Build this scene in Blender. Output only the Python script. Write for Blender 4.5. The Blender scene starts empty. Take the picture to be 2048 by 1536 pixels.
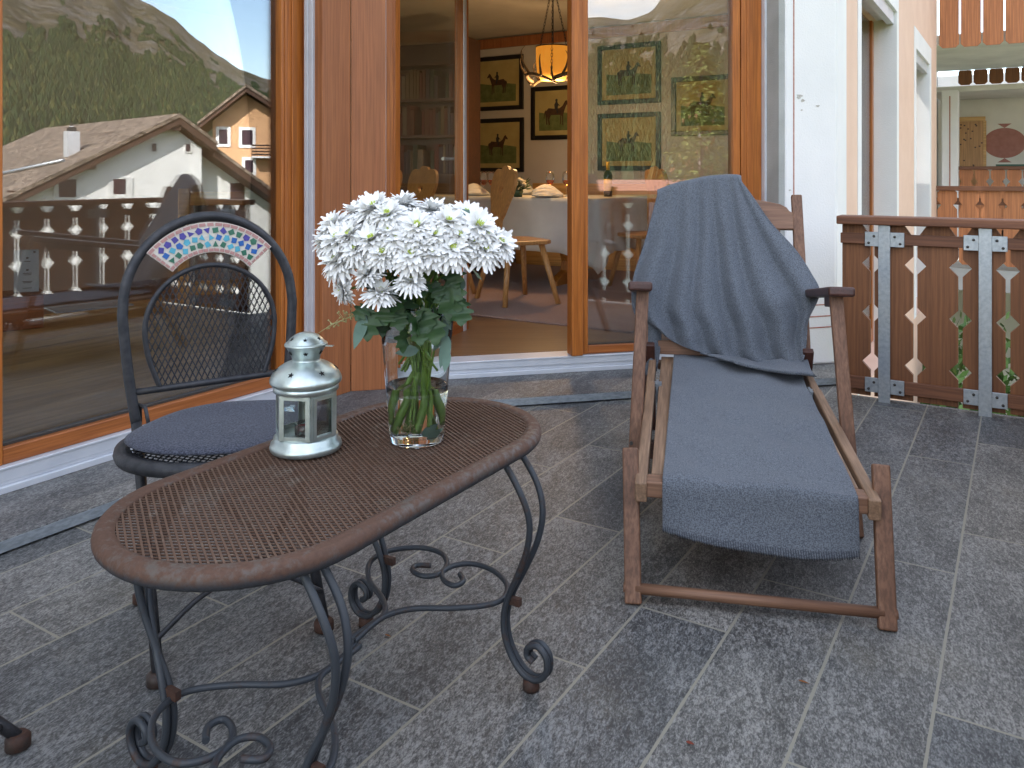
import bpy, bmesh, math, random
from math import sin, cos, pi, radians, sqrt, atan2, floor, exp
from mathutils import Vector, Matrix, noise
S = bpy.context.scene
COL = S.collection
RN = random.Random(11)

# ------------------------------------------------------------------ camera, world, sun, exposure
F, HZ, CH = 1640.0, 345.0, 1.08            # focal length and horizon of the 2048 px frame, eye height
cd = bpy.data.cameras.new('camera'); cam = bpy.data.objects.new('camera', cd); COL.objects.link(cam)
cam.location = (0, 0, CH); cam.rotation_euler = (pi/2, 0, 0)
cd.sensor_width = 36; cd.lens = 36*F/2048; cd.shift_y = -(768-HZ)/2048
cd.clip_start = .03; cd.clip_end = 6000
S.camera = cam
SUN = Vector((-.673, -.445, .60)).normalized()
wd = bpy.data.worlds.new('World'); S.world = wd; wd.use_nodes = True
nt = wd.node_tree; bg = nt.nodes['Background']
sky = nt.nodes.new('ShaderNodeTexSky'); sky.sky_type = 'NISHITA'; sky.sun_disc = False
sky.sun_elevation = math.asin(SUN.z); sky.sun_rotation = atan2(SUN.x, SUN.y)
sky.air_density = 1.0; sky.dust_density = .6; sky.ozone_density = 1.0
tc = nt.nodes.new('ShaderNodeTexCoord'); mp = nt.nodes.new('ShaderNodeMapping'); mp.inputs['Scale'].default_value = (1.3, 1.3, 5.0)
nz = nt.nodes.new('ShaderNodeTexNoise'); nz.inputs['Scale'].default_value = 2.1; nz.inputs['Detail'].default_value = 9; nz.inputs['Roughness'].default_value = .58
rp = nt.nodes.new('ShaderNodeValToRGB'); rp.color_ramp.elements[0].position = .44; rp.color_ramp.elements[1].position = .58
mx = nt.nodes.new('ShaderNodeMix'); mx.data_type = 'RGBA'; mx.inputs['B'].default_value = (4.9, 4.8, 4.75, 1)
L = nt.links.new
L(tc.outputs['Generated'], mp.inputs['Vector']); L(mp.outputs[0], nz.inputs['Vector']); L(nz.outputs['Fac'], rp.inputs[0])
L(rp.outputs[0], mx.inputs['Factor']); L(sky.outputs[0], mx.inputs['A']); L(mx.outputs['Result'], bg.inputs['Color'])
bg.inputs['Strength'].default_value = .12
sd = bpy.data.lights.new('sun', 'SUN'); sd.energy = 3.0; sd.angle = radians(.5); sd.color = (1, .95, .87)
so = bpy.data.objects.new('sun', sd); COL.objects.link(so); so.rotation_euler = (-SUN).to_track_quat('-Z', 'Y').to_euler()
vs = S.view_settings; vs.view_transform = 'Standard'; vs.look = 'None'; vs.gamma = 1; vs.exposure = 2.32
cy = S.cycles; cy.use_denoising = True; cy.max_bounces = 10; cy.transparent_max_bounces = 24; cy.transmission_bounces = 10
cy.caustics_reflective = False; cy.caustics_refractive = True; cy.sample_clamp_indirect = 6

# ------------------------------------------------------------------ picture geometry -> place
W2 = Vector((.5272, .8498)); N2 = Vector((.8498, -.5272))      # along the window wall / out of it
AW = atan2(W2.y, W2.x); AD = AW - pi/4; AX = AW - pi/2
D2 = Vector((cos(AD), sin(AD)))
def at(u, v, Y): return Vector(((u-1024)/F*Y, Y, CH+(HZ-v)/F*Y))
def onz(u, v, z):
    Y = (CH-z)*F/(v-HZ); return Vector(((u-1024)/F*Y, Y, z))
def tcp(t, c, z=0): return Vector((t*W2.x+c*N2.x, t*W2.y+c*N2.y, z))
QG = Vector((-1.651, 2.644)) - .07*N2
def mirror(p):                                                   # where a thing seen in the window really stands
    d = (Vector((p[0], p[1]))-QG).dot(N2)
    return Vector((p[0]-2*d*N2.x, p[1]-2*d*N2.y, p[2]))
ND = Vector((sin(AD), -cos(AD))); QD = Vector((-.312, 4.124)) - .04*ND
def mirror_d(p):
    d = (Vector((p[0], p[1]))-QD).dot(ND)
    return Vector((p[0]-2*d*ND.x, p[1]-2*d*ND.y, p[2]))

# ------------------------------------------------------------------ mesh helpers
def catmull(pts, n=8, closed=False):
    pts = [Vector(p) for p in pts]; out = []; m = len(pts)
    rng = range(m) if closed else range(m-1)
    for i in rng:
        if closed: a, b, c, d = pts[(i-1) % m], pts[i], pts[(i+1) % m], pts[(i+2) % m]
        else: a, b, c, d = pts[max(i-1, 0)], pts[i], pts[i+1], pts[min(i+2, m-1)]
        for k in range(n):
            t = k/n
            out.append(.5*((2*b)+(c-a)*t+(2*a-5*b+4*c-d)*t*t+(3*b-a-3*c+d)*t**3))
    if not closed: out.append(pts[-1])
    return out
class MB:
    def __init__(s): s.v = []; s.f = []; s.sm = []
    def add(s, vs, fs, sm=False):
        o = len(s.v); s.v += [Vector(p) for p in vs]
        for f in fs: s.f.append([i+o for i in f]); s.sm.append(sm)
        return s
    def box(s, x0, x1, y0, y1, z0, z1):
        vs = [(x, y, z) for z in (z0, z1) for y in (y0, y1) for x in (x0, x1)]
        return s.add(vs, [(0, 2, 3, 1), (4, 5, 7, 6), (0, 1, 5, 4), (2, 6, 7, 3), (0, 4, 6, 2), (1, 3, 7, 5)])
    def beam(s, p, q, w, h, up=(0, 0, 1)):
        p = Vector(p); q = Vector(q); d = (q-p).normalized(); u = Vector(up)
        x = d.cross(u)
        if x.length < 1e-4: x = d.cross(Vector((1, 0, 0)))
        x.normalize(); y = x.cross(d)
        vs = [b+x*(w/2*i)+y*(h/2*j) for b in (p, q) for i, j in ((-1, -1), (1, -1), (1, 1), (-1, 1))]
        return s.add(vs, [(0, 1, 2, 3), (7, 6, 5, 4), (0, 4, 5, 1), (1, 5, 6, 2), (2, 6, 7, 3), (3, 7, 4, 0)])
    def tube(s, pts, r, seg=8, closed=False):
        pts = [Vector(p) for p in pts]; n = len(pts); rs = r if isinstance(r, (list, tuple)) else [r]*n
        vs = []; x = None
        for i, p in enumerate(pts):
            a = pts[i-1] if (i or closed) else p; b = pts[(i+1) % n] if (i < n-1 or closed) else p
            d = (b-a).normalized()
            if x is None:
                x = d.orthogonal().normalized()
            x = (x-d*x.dot(d))
            if x.length < 1e-6: x = d.orthogonal()
            x.normalize(); y = d.cross(x)
            vs += [p+(x*cos(2*pi*k/seg)+y*sin(2*pi*k/seg))*rs[i] for k in range(seg)]
        fs = []
        for i in range(n if closed else n-1):
            j = (i+1) % n
            for k in range(seg):
                l = (k+1) % seg; fs.append((i*seg+k, i*seg+l, j*seg+l, j*seg+k))
        s.add(vs, fs, True)
        if not closed:
            o = len(s.v)-len(vs)
            s.f.append([o+k for k in range(seg)][::-1]); s.sm.append(False)
            s.f.append([o+(n-1)*seg+k for k in range(seg)]); s.sm.append(False)
        return s
    def lathe(s, prof, seg=32, c=(0, 0, 0), sm=True):
        c = Vector(c); vs = []; fs = []
        for r, z in prof: vs += [c+Vector((r*cos(2*pi*k/seg), r*sin(2*pi*k/seg), z)) for k in range(seg)]
        for i in range(len(prof)-1):
            for k in range(seg):
                l = (k+1) % seg; fs.append((i*seg+k, i*seg+l, (i+1)*seg+l, (i+1)*seg+k))
        s.add(vs, fs, sm); o = len(s.v)-len(vs)
        if prof[0][0] > 1e-5: s.f.append([o+k for k in range(seg)][::-1]); s.sm.append(False)
        if prof[-1][0] > 1e-5: s.f.append([o+(len(prof)-1)*seg+k for k in range(seg)]); s.sm.append(False)
        return s
    def ball(s, c, r, seg=10, sz=1.0):
        return s.lathe([(max(r*sin(pi*i/seg), 0), -r*sz*cos(pi*i/seg)) for i in range(seg+1)], seg+4, c)
    def prism(s, poly, z0, z1, m=None):
        n = len(poly); vs = [Vector((p[0], p[1], z0)) for p in poly]+[Vector((p[0], p[1], z1)) for p in poly]
        if m is not None: vs = [m @ p for p in vs]
        return s.add(vs, [list(range(n))[::-1], list(range(n, 2*n))]+[(i, (i+1) % n, n+(i+1) % n, n+i) for i in range(n)])
    def grid(s, rows, sm=True):
        n = len(rows[0]); vs = [p for r in rows for p in r]
        return s.add(vs, [(i*n+j, i*n+j+1, (i+1)*n+j+1, (i+1)*n+j) for i in range(len(rows)-1) for j in range(n-1)], sm)
    def map(s, fn): s.v = [fn(p) for p in s.v]; return s
    def build(s, name, mat, parent=None, world=False, bevel=0, seg=2, solid=0, sub=0, fix=False, loc=None, rot=0):
        me = bpy.data.meshes.new(name); vs = s.v
        if world and parent is not None:
            inv = parent.matrix_basis.inverted(); vs = [inv @ p for p in vs]
        me.from_pydata([tuple(p) for p in vs], [], s.f)
        for p, q in zip(me.polygons, s.sm): p.use_smooth = q
        if fix:
            b = bmesh.new(); b.from_mesh(me); bmesh.ops.recalc_face_normals(b, faces=b.faces); b.to_mesh(me); b.free()
        me.update(); o = bpy.data.objects.new(name, me); COL.objects.link(o)
        if mat: me.materials.append(mat)
        if parent is not None: o.parent = parent
        if loc is not None: o.location = loc; o.rotation_euler = (0, 0, rot)
        if solid:
            m = o.modifiers.new('solid', 'SOLIDIFY'); m.thickness = solid; m.offset = 0
        if sub:
            m = o.modifiers.new('sub', 'SUBSURF'); m.levels = sub; m.render_levels = sub
        if bevel:
            m = o.modifiers.new('bevel', 'BEVEL'); m.width = bevel; m.segments = seg; m.limit_method = 'ANGLE'; m.angle_limit = radians(35)
        return o
def builds(mb, name, mat, parent=None, **k):
    '''one object for every separate piece of the mesh'''
    par = list(range(len(mb.v)))
    def find(i):
        while par[i] != i: par[i] = par[par[i]]; i = par[i]
        return i
    for f in mb.f:
        for q in f[1:]: par[find(q)] = find(f[0])
    groups = {}
    for f, sm in zip(mb.f, mb.sm): groups.setdefault(find(f[0]), []).append((f, sm))
    out = []
    for fs in groups.values():
        used = sorted({i for f, _ in fs for i in f}); ix = {i: n for n, i in enumerate(used)}
        m = MB(); m.v = [mb.v[i] for i in used]; m.f = [[ix[i] for i in f] for f, _ in fs]; m.sm = [q for _, q in fs]
        out.append(m.build(name, mat, parent, **k))
    return out
def tag(o, label=None, cat=None, group=None, kind=None):
    if label: o['label'] = label
    if cat: o['category'] = cat
    if group: o['group'] = group
    if kind: o['kind'] = kind
    return o
def thing(name, label, cat, loc=(0, 0, 0), rot=0, group=None):
    o = bpy.data.objects.new(name, None); COL.objects.link(o); o.empty_display_size = .05
    o.location = loc; o.rotation_euler = (0, 0, rot)
    o.matrix_basis = Matrix.Translation(Vector(loc)) @ Matrix.Rotation(rot, 4, 'Z')
    return tag(o, label, cat, group)
def struct(name, mb, mat, **k):
    return tag(mb.build(name, mat, **k), kind='structure')
def copy_tree(o, parent=None):
    c = o.copy(); COL.objects.link(c)
    if parent is not None: c.parent = parent
    for ch in list(o.children): copy_tree(ch, c)
    return c

# ------------------------------------------------------------------ materials
class NT:
    def __init__(s, name):
        s.m = bpy.data.materials.new(name); s.m.use_nodes = True; s.t = s.m.node_tree; s.b = s.t.nodes['Principled BSDF']; s.out = s.t.nodes['Material Output']
    def n(s, ty, **k):
        x = s.t.nodes.new('ShaderNode'+ty)
        for a, b in k.items(): setattr(x, a, b)
        return x
    def l(s, a, b): s.t.links.new(a, b)
    def coord(s, scale=(1, 1, 1), rot=(0, 0, 0)):
        c = s.n('TexCoord'); m = s.n('Mapping'); m.inputs['Scale'].default_value = scale; m.inputs['Rotation'].default_value = rot
        s.l(c.outputs['Object'], m.inputs['Vector']); return m.outputs[0]
    def noise(s, vec, scale, det=4, rough=.55, dist=0):
        x = s.n('TexNoise'); x.inputs['Scale'].default_value = scale; x.inputs['Detail'].default_value = det
        x.inputs['Roughness'].default_value = rough; x.inputs['Distortion'].default_value = dist
        if vec is not None: s.l(vec, x.inputs['Vector'])
        return x.outputs['Fac']
    def ramp(s, fac, stops):
        r = s.n('ValToRGB'); e = r.color_ramp.elements
        while len(e) < len(stops): e.new(.5)
        for q, (p, c) in zip(e, stops): q.position = p; q.color = (*c, 1) if len(c) == 3 else c
        s.l(fac, r.inputs[0]); return r.outputs[0]
    def mix(s, fac, a, b, mode='MIX'):
        x = s.n('Mix', data_type='RGBA', blend_type=mode)
        for i, q in (('Factor', fac), ('A', a), ('B', b)):
            if isinstance(q, (int, float)): x.inputs[i].default_value = q
            elif isinstance(q, tuple): x.inputs[i].default_value = (*q, 1) if len(q) == 3 else q
            else: s.l(q, x.inputs[i])
        return x.outputs['Result']
    def math(s, op, a, b=0, c=0):
        x = s.n('Math', operation=op)
        for i, q in enumerate((a, b, c)):
            if isinstance(q, (int, float)): x.inputs[i].default_value = q
            else: s.l(q, x.inputs[i])
        return x.outputs[0]
    def bump(s, fac, strength=.3, dist=.01):
        x = s.n('Bump'); x.inputs['Strength'].default_value = strength; x.inputs['Distance'].default_value = dist
        s.l(fac, x.inputs['Height']); s.l(x.outputs[0], s.b.inputs['Normal'])
    def set(s, **k):
        for a, q in k.items():
            i = s.b.inputs[a.replace('_', ' ')]
            if isinstance(q, (int, float)): i.default_value = q
            elif isinstance(q, tuple): i.default_value = (*q, 1) if len(q) == 3 else q
            else: s.l(q, i)
        return s
def plain(name, a, b=None, scale=6, rough=.6, metal=0, bump=0, bs=60, st=(1, 1, 1), det=5, lo=.35, hi=.65, **k):
    t = NT(name); b = b or tuple(x*.82 for x in a); v = t.coord(st)
    f = t.noise(v, scale, det)
    t.set(Base_Color=t.ramp(f, [(lo, a), (hi, b)]), Roughness=rough, Metallic=metal, **k)
    if bump: t.bump(t.noise(v, bs, 4), bump, .004)
    return t.m
def wood(name, a, b, axis='x', scale=1.0, rough=.55, bump=.15, dark=None):
    t = NT(name); k = {'x': (1.2, 14, 14), 'y': (14, 1.2, 14), 'z': (14, 14, 1.2)}[axis]
    v = t.coord(tuple(q*scale for q in k)); v2 = t.coord(tuple(q*scale*(6 if q > 2 else 2) for q in k))
    f1 = t.noise(v, 1.6, 6, .6, .6); f2 = t.noise(v2, 1.5, 3)
    c = t.mix(t.ramp(f1, [(.3, (0, 0, 0)), (.72, (1, 1, 1))]), a, b)
    c = t.mix(t.ramp(f2, [(.38, (1, 1, 1)), (.62, (0, 0, 0))]), c, dark or tuple(q*.55 for q in b))
    c2 = t.mix(.45, c, t.mix(t.ramp(f1, [(.3, (0, 0, 0)), (.72, (1, 1, 1))]), a, b))
    t.set(Base_Color=c2, Roughness=rough); t.bump(f2, bump, .002); return t.m
def glass_pane(name, fac, tint=(1, 1, 1), fk=.8):
    t = NT(name); tr = t.n('BsdfTransparent'); tr.inputs[0].default_value = (*tint, 1); g = t.n('BsdfGlossy'); g.inputs['Roughness'].default_value = 0
    fr = t.n('LayerWeight'); fr.inputs['Blend'].default_value = .35
    m = t.n('MixShader'); k = t.math('MULTIPLY_ADD', fr.outputs['Fresnel'], fk, fac); k = t.math('MINIMUM', k, .9)
    t.l(k, m.inputs[0]); t.l(tr.outputs[0], m.inputs[1]); t.l(g.outputs[0], m.inputs[2]); t.l(m.outputs[0], t.out.inputs['Surface']); return t.m
MT = {}
MT['render'] = plain('white_render', (.86, .85, .84), (.78, .775, .77), 2.2, .9, bump=.45, bs=110, lo=.3, hi=.75)
MT['pink'] = plain('pink_render', (.80, .57, .44), (.75, .52, .395), 3, .9, bump=.2, bs=160)
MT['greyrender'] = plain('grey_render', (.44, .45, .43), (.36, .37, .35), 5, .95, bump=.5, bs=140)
MT['alu'] = plain('aluminium_white', (.70, .72, .76), (.62, .65, .70), 9, .38, metal=.25)
MT['frame'] = wood('window_frame_wood', (.56, .185, .032), (.37, .105, .017), 'z', 1, .42)
MT['frameh'] = wood('window_frame_wood_flat', (.47, .155, .04), (.33, .095, .021), 'x', 1, .42)
MT['post'] = wood('corner_post_wood', (.41, .150, .052), (.32, .108, .037), 'z', .8, .5)
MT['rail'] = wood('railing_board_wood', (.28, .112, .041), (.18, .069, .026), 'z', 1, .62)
MT['railh'] = wood('railing_rail_wood', (.24, .096, .044), (.14, .054, .026), 'x', 1, .6)
MT['orange'] = wood('orange_board_wood', (.55, .22, .085), (.41, .150, .055), 'z', .7, .6)
MT['teak'] = wood('teak', (.25, .125, .070), (.13, .060, .033), 'z', 1.2, .6)
MT['teakx'] = wood('teak_crossways', (.28, .150, .088), (.155, .074, .043), 'x', 1.2, .6)
MT['teaky'] = wood('teak_lengthways', (.33, .205, .125), (.19, .108, .062), 'y', 1.2, .65)
MT['teakarm'] = wood('teak_dark', (.085, .030, .020), (.048, .017, .012), 'y', 1.2, .45)
MT['oak'] = wood('light_oak', (.78, .48, .18), (.60, .33, .105), 'x', .7, .45)
MT['pine'] = wood('varnished_pine', (.60, .32, .115), (.46, .225, .075), 'z', .8, .38)
MT['darkwood'] = wood('dark_wood', (.085, .036, .018), (.045, .018, .010), 'x', .8, .5)
MT['parquet'] = wood('parquet', (.26, .135, .062), (.19, .095, .043), 'x', .8, .35)
MT['galv'] = plain('galvanised_steel', (.42, .46, .50), (.32, .36, .40), 60, .42, metal=.75, bump=.1, bs=200)
MT['zinc'] = plain('lantern_zinc', (.62, .70, .68), (.46, .54, .53), 26, .36, metal=.88, bump=.12, bs=90)
MT['screw'] = plain('screw_steel', (.10, .095, .09), None, 40, .5, metal=.7)
MT['iron'] = plain('black_iron', (.026, .028, .033), (.05, .05, .055), 40, .5, metal=.35, bump=.2, bs=220)
MT['paper'] = plain('paper', (.72, .76, .78), None, 5, .8)
MT['linen'] = plain('linen', (.66, .64, .60), (.58, .56, .52), 4, .9, bump=.15, bs=400)
MT['green'] = plain('leaf_green', (.020, .058, .018), (.038, .090, .026), 30, .5)
MT['stem'] = plain('stem_green', (.16, .27, .035), (.10, .19, .03), 40, .45)
MT['euc'] = plain('eucalyptus_leaf', (.15, .25, .20), (.11, .19, .15), 25, .55)
MT['seed'] = plain('seed_green', (.40, .38, .18), (.33, .30, .12), 50, .6)
MT['black'] = plain('dark_gap', (.008, .008, .009), None, 5, .9)
def rusty(name, paint, rust, amount, sc=34, edge=0):
    t = NT(name); v = t.coord(); f = t.noise(v, sc, 8, .65); g = t.noise(v, 7, 4)
    k = t.math('ADD', t.math('MULTIPLY', f, .6), t.math('MULTIPLY', g, .4))
    m = t.ramp(k, [(amount-.06, (0, 0, 0)), (amount+.06, (1, 1, 1))])
    c2 = t.mix(t.noise(v, 160, 3), rust, tuple(q*.5 for q in rust))
    c3 = t.mix(m, paint, c2)
    if edge:
        s_ = t.n('SeparateXYZ'); t.l(v, s_.inputs[0]); zz = t.math('ADD', s_.outputs[2], t.math('MULTIPLY_ADD', f, .014, -.007))
        mr = t.n('MapRange'); mr.inputs['From Min'].default_value = edge-.006; mr.inputs['From Max'].default_value = edge+.005; t.l(zz, mr.inputs['Value']); c3 = t.mix(mr.outputs[0], (.042, .044, .050), c3)
    t.set(Base_Color=c3, Roughness=t.math('MULTIPLY_ADD', m, .3, .48), Metallic=.15); t.bump(f, .35, .002); return t.m
MT['rustrim'] = rusty('rusty_rim_steel', (.10, .078, .064), (.135, .070, .045), .45, 70, .507)
MT['rustmesh'] = rusty('rusty_mesh_steel', (.15, .105, .078), (.16, .088, .056), .42)
MT['rustleg'] = rusty('worn_leg_steel', (.040, .047, .056), (.09, .048, .032), .60)
MT['rustfoot'] = rusty('rusty_foot_steel', (.045, .032, .026), (.085, .040, .026), .45)
def fabric(name, a, b, sc=330, sheen=.1):
    t = NT(name); v = t.coord(); f = t.noise(v, sc, 2, .7); g = t.noise(v, 240, 3)
    c = t.ramp(f, [(.40, a), (.60, b)]); c = t.mix(t.math('MULTIPLY', g, .3), c, tuple(q*1.5 for q in b))
    t.set(Base_Color=c, Roughness=1.0, Sheen_Weight=sheen, Specular_IOR_Level=.15); t.bump(t.noise(v, sc*.6, 3), .5, .002); return t.m
MT['fleece'] = fabric('blue_grey_fleece', (.046, .053, .066), (.148, .164, .188))
MT['felt'] = fabric('dark_felt', (.018, .020, .030), (.082, .088, .115), 260)
MT['rug'] = fabric('mauve_rug', (.20, .125, .105), (.30, .205, .17), 260)
MT['greycloth'] = fabric('grey_cushion', (.30, .30, .30), (.40, .40, .39), 300)
MT['pane'] = glass_pane('window_glass', .070, (.99, .992, .99))
MT['panedoor'] = glass_pane('door_glass', .082, (.985, .99, .988))
MT['leafglass'] = glass_pane('leaf_glass', .008, (.97, .98, .97), .12)
MT['thin'] = glass_pane('thin_glass', .02, (.97, .99, .98))
def clear(name, ior, col=(1, 1, 1)):
    t = NT(name); t.set(Base_Color=col, Roughness=0.0, IOR=ior, Transmission_Weight=1.0); return t.m
MT['glass'] = clear('clear_glass', 1.45, (.97, 1, .985)); MT['water'] = clear('water', 1.333, (.97, .99, .97))
def stone(name, tiles):
    t = NT(name); g = t.n('NewGeometry'); sp = t.n('SeparateXYZ'); t.l(g.outputs['Position'], sp.inputs[0]); x, y = sp.outputs[0], sp.outputs[1]
    c = t.math('ADD', t.math('MULTIPLY', x, N2.x), t.math('MULTIPLY', y, N2.y))
    d = t.math('ADD', t.math('MULTIPLY', x, W2.x), t.math('MULTIPLY', y, W2.y))
    q = t.math('DIVIDE', t.math('ADD', c, .148), .2185); k = t.math('FLOOR', q); fc = t.math('SUBTRACT', q, k)
    e = t.math('DIVIDE', t.math('SUBTRACT', t.math('SUBTRACT', d, 2.803), t.math('MULTIPLY', k, .3)), .96); j = t.math('FLOOR', e); fe = t.math('SUBTRACT', e, j)
    wn = t.n('TexWhiteNoise', noise_dimensions='2D'); cb = t.n('CombineXYZ'); t.l(k, cb.inputs[0]); t.l(j, cb.inputs[1]); t.l(cb.outputs[0], wn.inputs['Vector'])
    rnd = wn.outputs['Value']
    ed = t.math('MINIMUM', t.math('MULTIPLY', t.math('MINIMUM', fc, t.math('SUBTRACT', 1, fc)), .2185), t.math('MULTIPLY', t.math('MINIMUM', fe, t.math('SUBTRACT', 1, fe)), .96))
    wob = t.math('MULTIPLY_ADD', t.noise(g.outputs['Position'], 25, 3), .003, -.0015)
    joint = t.math('LESS_THAN', t.math('ADD', ed, wob), .0032)
    # grain flows along each slab, its pattern shifted from slab to slab
    cv = t.n('CombineXYZ'); ang = .35
    t.l(t.math('ADD', t.math('MULTIPLY', d, 1.0), t.math('MULTIPLY', rnd, 37)), cv.inputs[0]); t.l(t.math('ADD', t.math('MULTIPLY', c, 2.0), t.math('MULTIPLY', d, ang)), cv.inputs[1]); t.l(t.math('MULTIPLY', rnd, 19), cv.inputs[2])
    n1 = t.noise(cv.outputs[0], 42, 5, .7, .9); n2 = t.noise(cv.outputs[0], 135, 3, .6, .5); n3 = t.noise(cv.outputs[0], 3.2, 4, .6); n4 = t.noise(cv.outputs[0], 14, 5, .7, 1.5)
    lo = t.mix(rnd, (.025, .028, .032), (.058, .056, .051)); hi = t.mix(rnd, (.19, .20, .205), (.35, .335, .305))
    f = t.math('ADD', t.math('MULTIPLY', n1, .5), t.math('MULTIPLY', n2, .5))
    f = t.math('ADD', f, t.math('MULTIPLY_ADD', n3, .22, -.11))
    col = t.mix(t.ramp(f, [(.41, (0, 0, 0)), (.50, (.34, .34, .34)), (.60, (1, 1, 1))]), lo, hi)
    col = t.mix(t.ramp(n4, [(.60, (0, 0, 0)), (.80, (.55, .55, .55))]), col, (.05, .054, .058))
    col = t.mix(t.ramp(t.noise(g.outputs['Position'], 1.7, 4), [(.58, (0, 0, 0)), (.78, (.30, .30, .30))]), col, (.20, .17, .10))
    if tiles: col = t.mix(joint, col, (.27, .255, .205))
    t.set(Base_Color=col, Roughness=t.math('MULTIPLY_ADD', n2, .25, .42))
    h = t.math('SUBTRACT', t.math('MULTIPLY', f, .6), t.math('MULTIPLY', joint, .5 if tiles else 0)); t.bump(h, .35, .004); return t.m
MT['floor'] = stone('gneiss_slabs', True); MT['ledge'] = stone('gneiss_ledge', False)
MT['ledgeface'] = plain('sawn_gneiss', (.30, .33, .35), (.20, .225, .24), 40, .7, st=(1, 1, 3), bump=.2, bs=90)
# ================================================================== THE SETTING: balcony, chalet wall, ground
b = MB(); b.prism([tuple(tcp(t, c))[:2] for t, c in ((-6, -3.3), (-6, .42), (4.262, .42), (4.262, -.72), (4.72, -.853), (4.95, -3.3))], -.22, 0)
struct('balcony_floor', b, MT['floor'])
O1 = Vector((-1.651, 2.644, 0)); O2 = Vector((-.312, 4.124, 0))
PC = Vector((-.764, 3.885, 0)); PA = Vector((1.46, 4.385, 0)); PB = Vector((1.761, 4.456, 0))
CRN = Vector((-.625, 3.621))
ledge = thing('granite_ledge', 'grey granite ledge running below the glazed wall and window sills', 'ledge', (CRN.x, CRN.y, 0))
def ledge_poly(inset):
    p = CRN-W2*7-N2*inset; q = CRN+(-N2-ND)*inset*.75; r = Vector((1.700, 4.166))-ND*inset; r2 = PB.xy+N2*.004+W2*.02
    return [tuple(p), tuple(q), tuple(r), tuple(r2), (1.70, 4.95), (1.36, 4.95), (-.9, 4.35), tuple(CRN-W2*7-N2*.9)]
b = MB(); b.prism(ledge_poly(0), .0075, .042); b.map(lambda p: p-Vector((CRN.x, CRN.y, 0))); b.build('slab', MT['ledge'], ledge, bevel=.003)
b = MB(); b.prism(ledge_poly(.022), 0, .007); b.map(lambda p: p-Vector((CRN.x, CRN.y, 0))); b.build('shadow_strip', MT['black'], ledge)  # recessed strip in black, painting the shadow below the slab
b = MB()
b.beam(tuple(CRN-W2*7+N2*.0015)+(.0245,), tuple(CRN+N2*.0015)+(.0245,), .002, .032); b.beam(tuple(CRN+ND*.0015)+(.0245,), (1.700, 4.1645, .0245), .002, .032)
b.map(lambda p: p-Vector((CRN.x, CRN.y, 0))); b.build('sawn_edge', MT['ledgeface'], ledge)

# chalet: our own building
ch = thing('chalet_wall', 'white and pink rendered house wall with red painted lines and deep window openings', 'building', (PB.x, PB.y, 0), AW)
b = MB()   # white corner pilaster beside the glazed door
b.prism([tuple(PA.xy), tuple(PB.xy), tuple(PB.xy+W2*.297), tuple(PB.xy+W2*.297-N2*.3), (1.52, 4.95), (1.40, 4.57)], .0425, 7)
b.build('pilaster', MT['render'], ch, world=True, bevel=.012)
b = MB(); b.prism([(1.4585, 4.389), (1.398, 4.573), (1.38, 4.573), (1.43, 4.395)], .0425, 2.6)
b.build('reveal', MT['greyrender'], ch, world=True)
RED = plain('red_line_paint', (.36, .12, .085), (.5, .26, .2), 60, .9)
pd = (PB-PA).normalized(); pn = Vector((pd.y, -pd.x, 0)); 
b = MB()
q = PA+pd*.052+pn*.0008; b.beam(q+Vector((0, 0, .41)), q+Vector((0, 0, 4)), .0065, .002, (pn.x, pn.y, 0))
for z in (.24, .30, .362): b.beam(PA+pd*.03+pn*.0008+Vector((0, 0, z)), PA+pd*.300+pn*.0008+Vector((0, 0, z+.004)), .002, .006)
builds(b, 'painted_line', RED, ch, world=True)
STAIN = plain('scuff_mark', (.40, .36, .30), (.6, .58, .54), 70, .9)
b = MB()
for u, v, r in ((1598, 193, .012), (1606, 201, .008), (1635, 212, .006), (1603, 220, .004), (1580, 380, .005)):
    k = (u-1570.7)/(1672-1570.7); p = PA+(PB-PA)*k+pn*.0012; p.z = CH+(HZ-v)/F*p.y
    pts = [(r*(1+RN.uniform(-.5, .6))*cos(a)*1.6, r*(1+RN.uniform(-.5, .6))*sin(a)*.8) for a in [2*pi*i/11 for i in range(11)]]
    m = Matrix.Translation(p) @ Matrix(((pd.x, 0, pn.x, 0), (pd.y, 0, pn.y, 0), (0, 1, 0, 0), (0, 0, 0, 1)))
    b.prism(pts, 0, .0008, m)
builds(b, 'scuff_mark', STAIN, ch, world=True)
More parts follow.
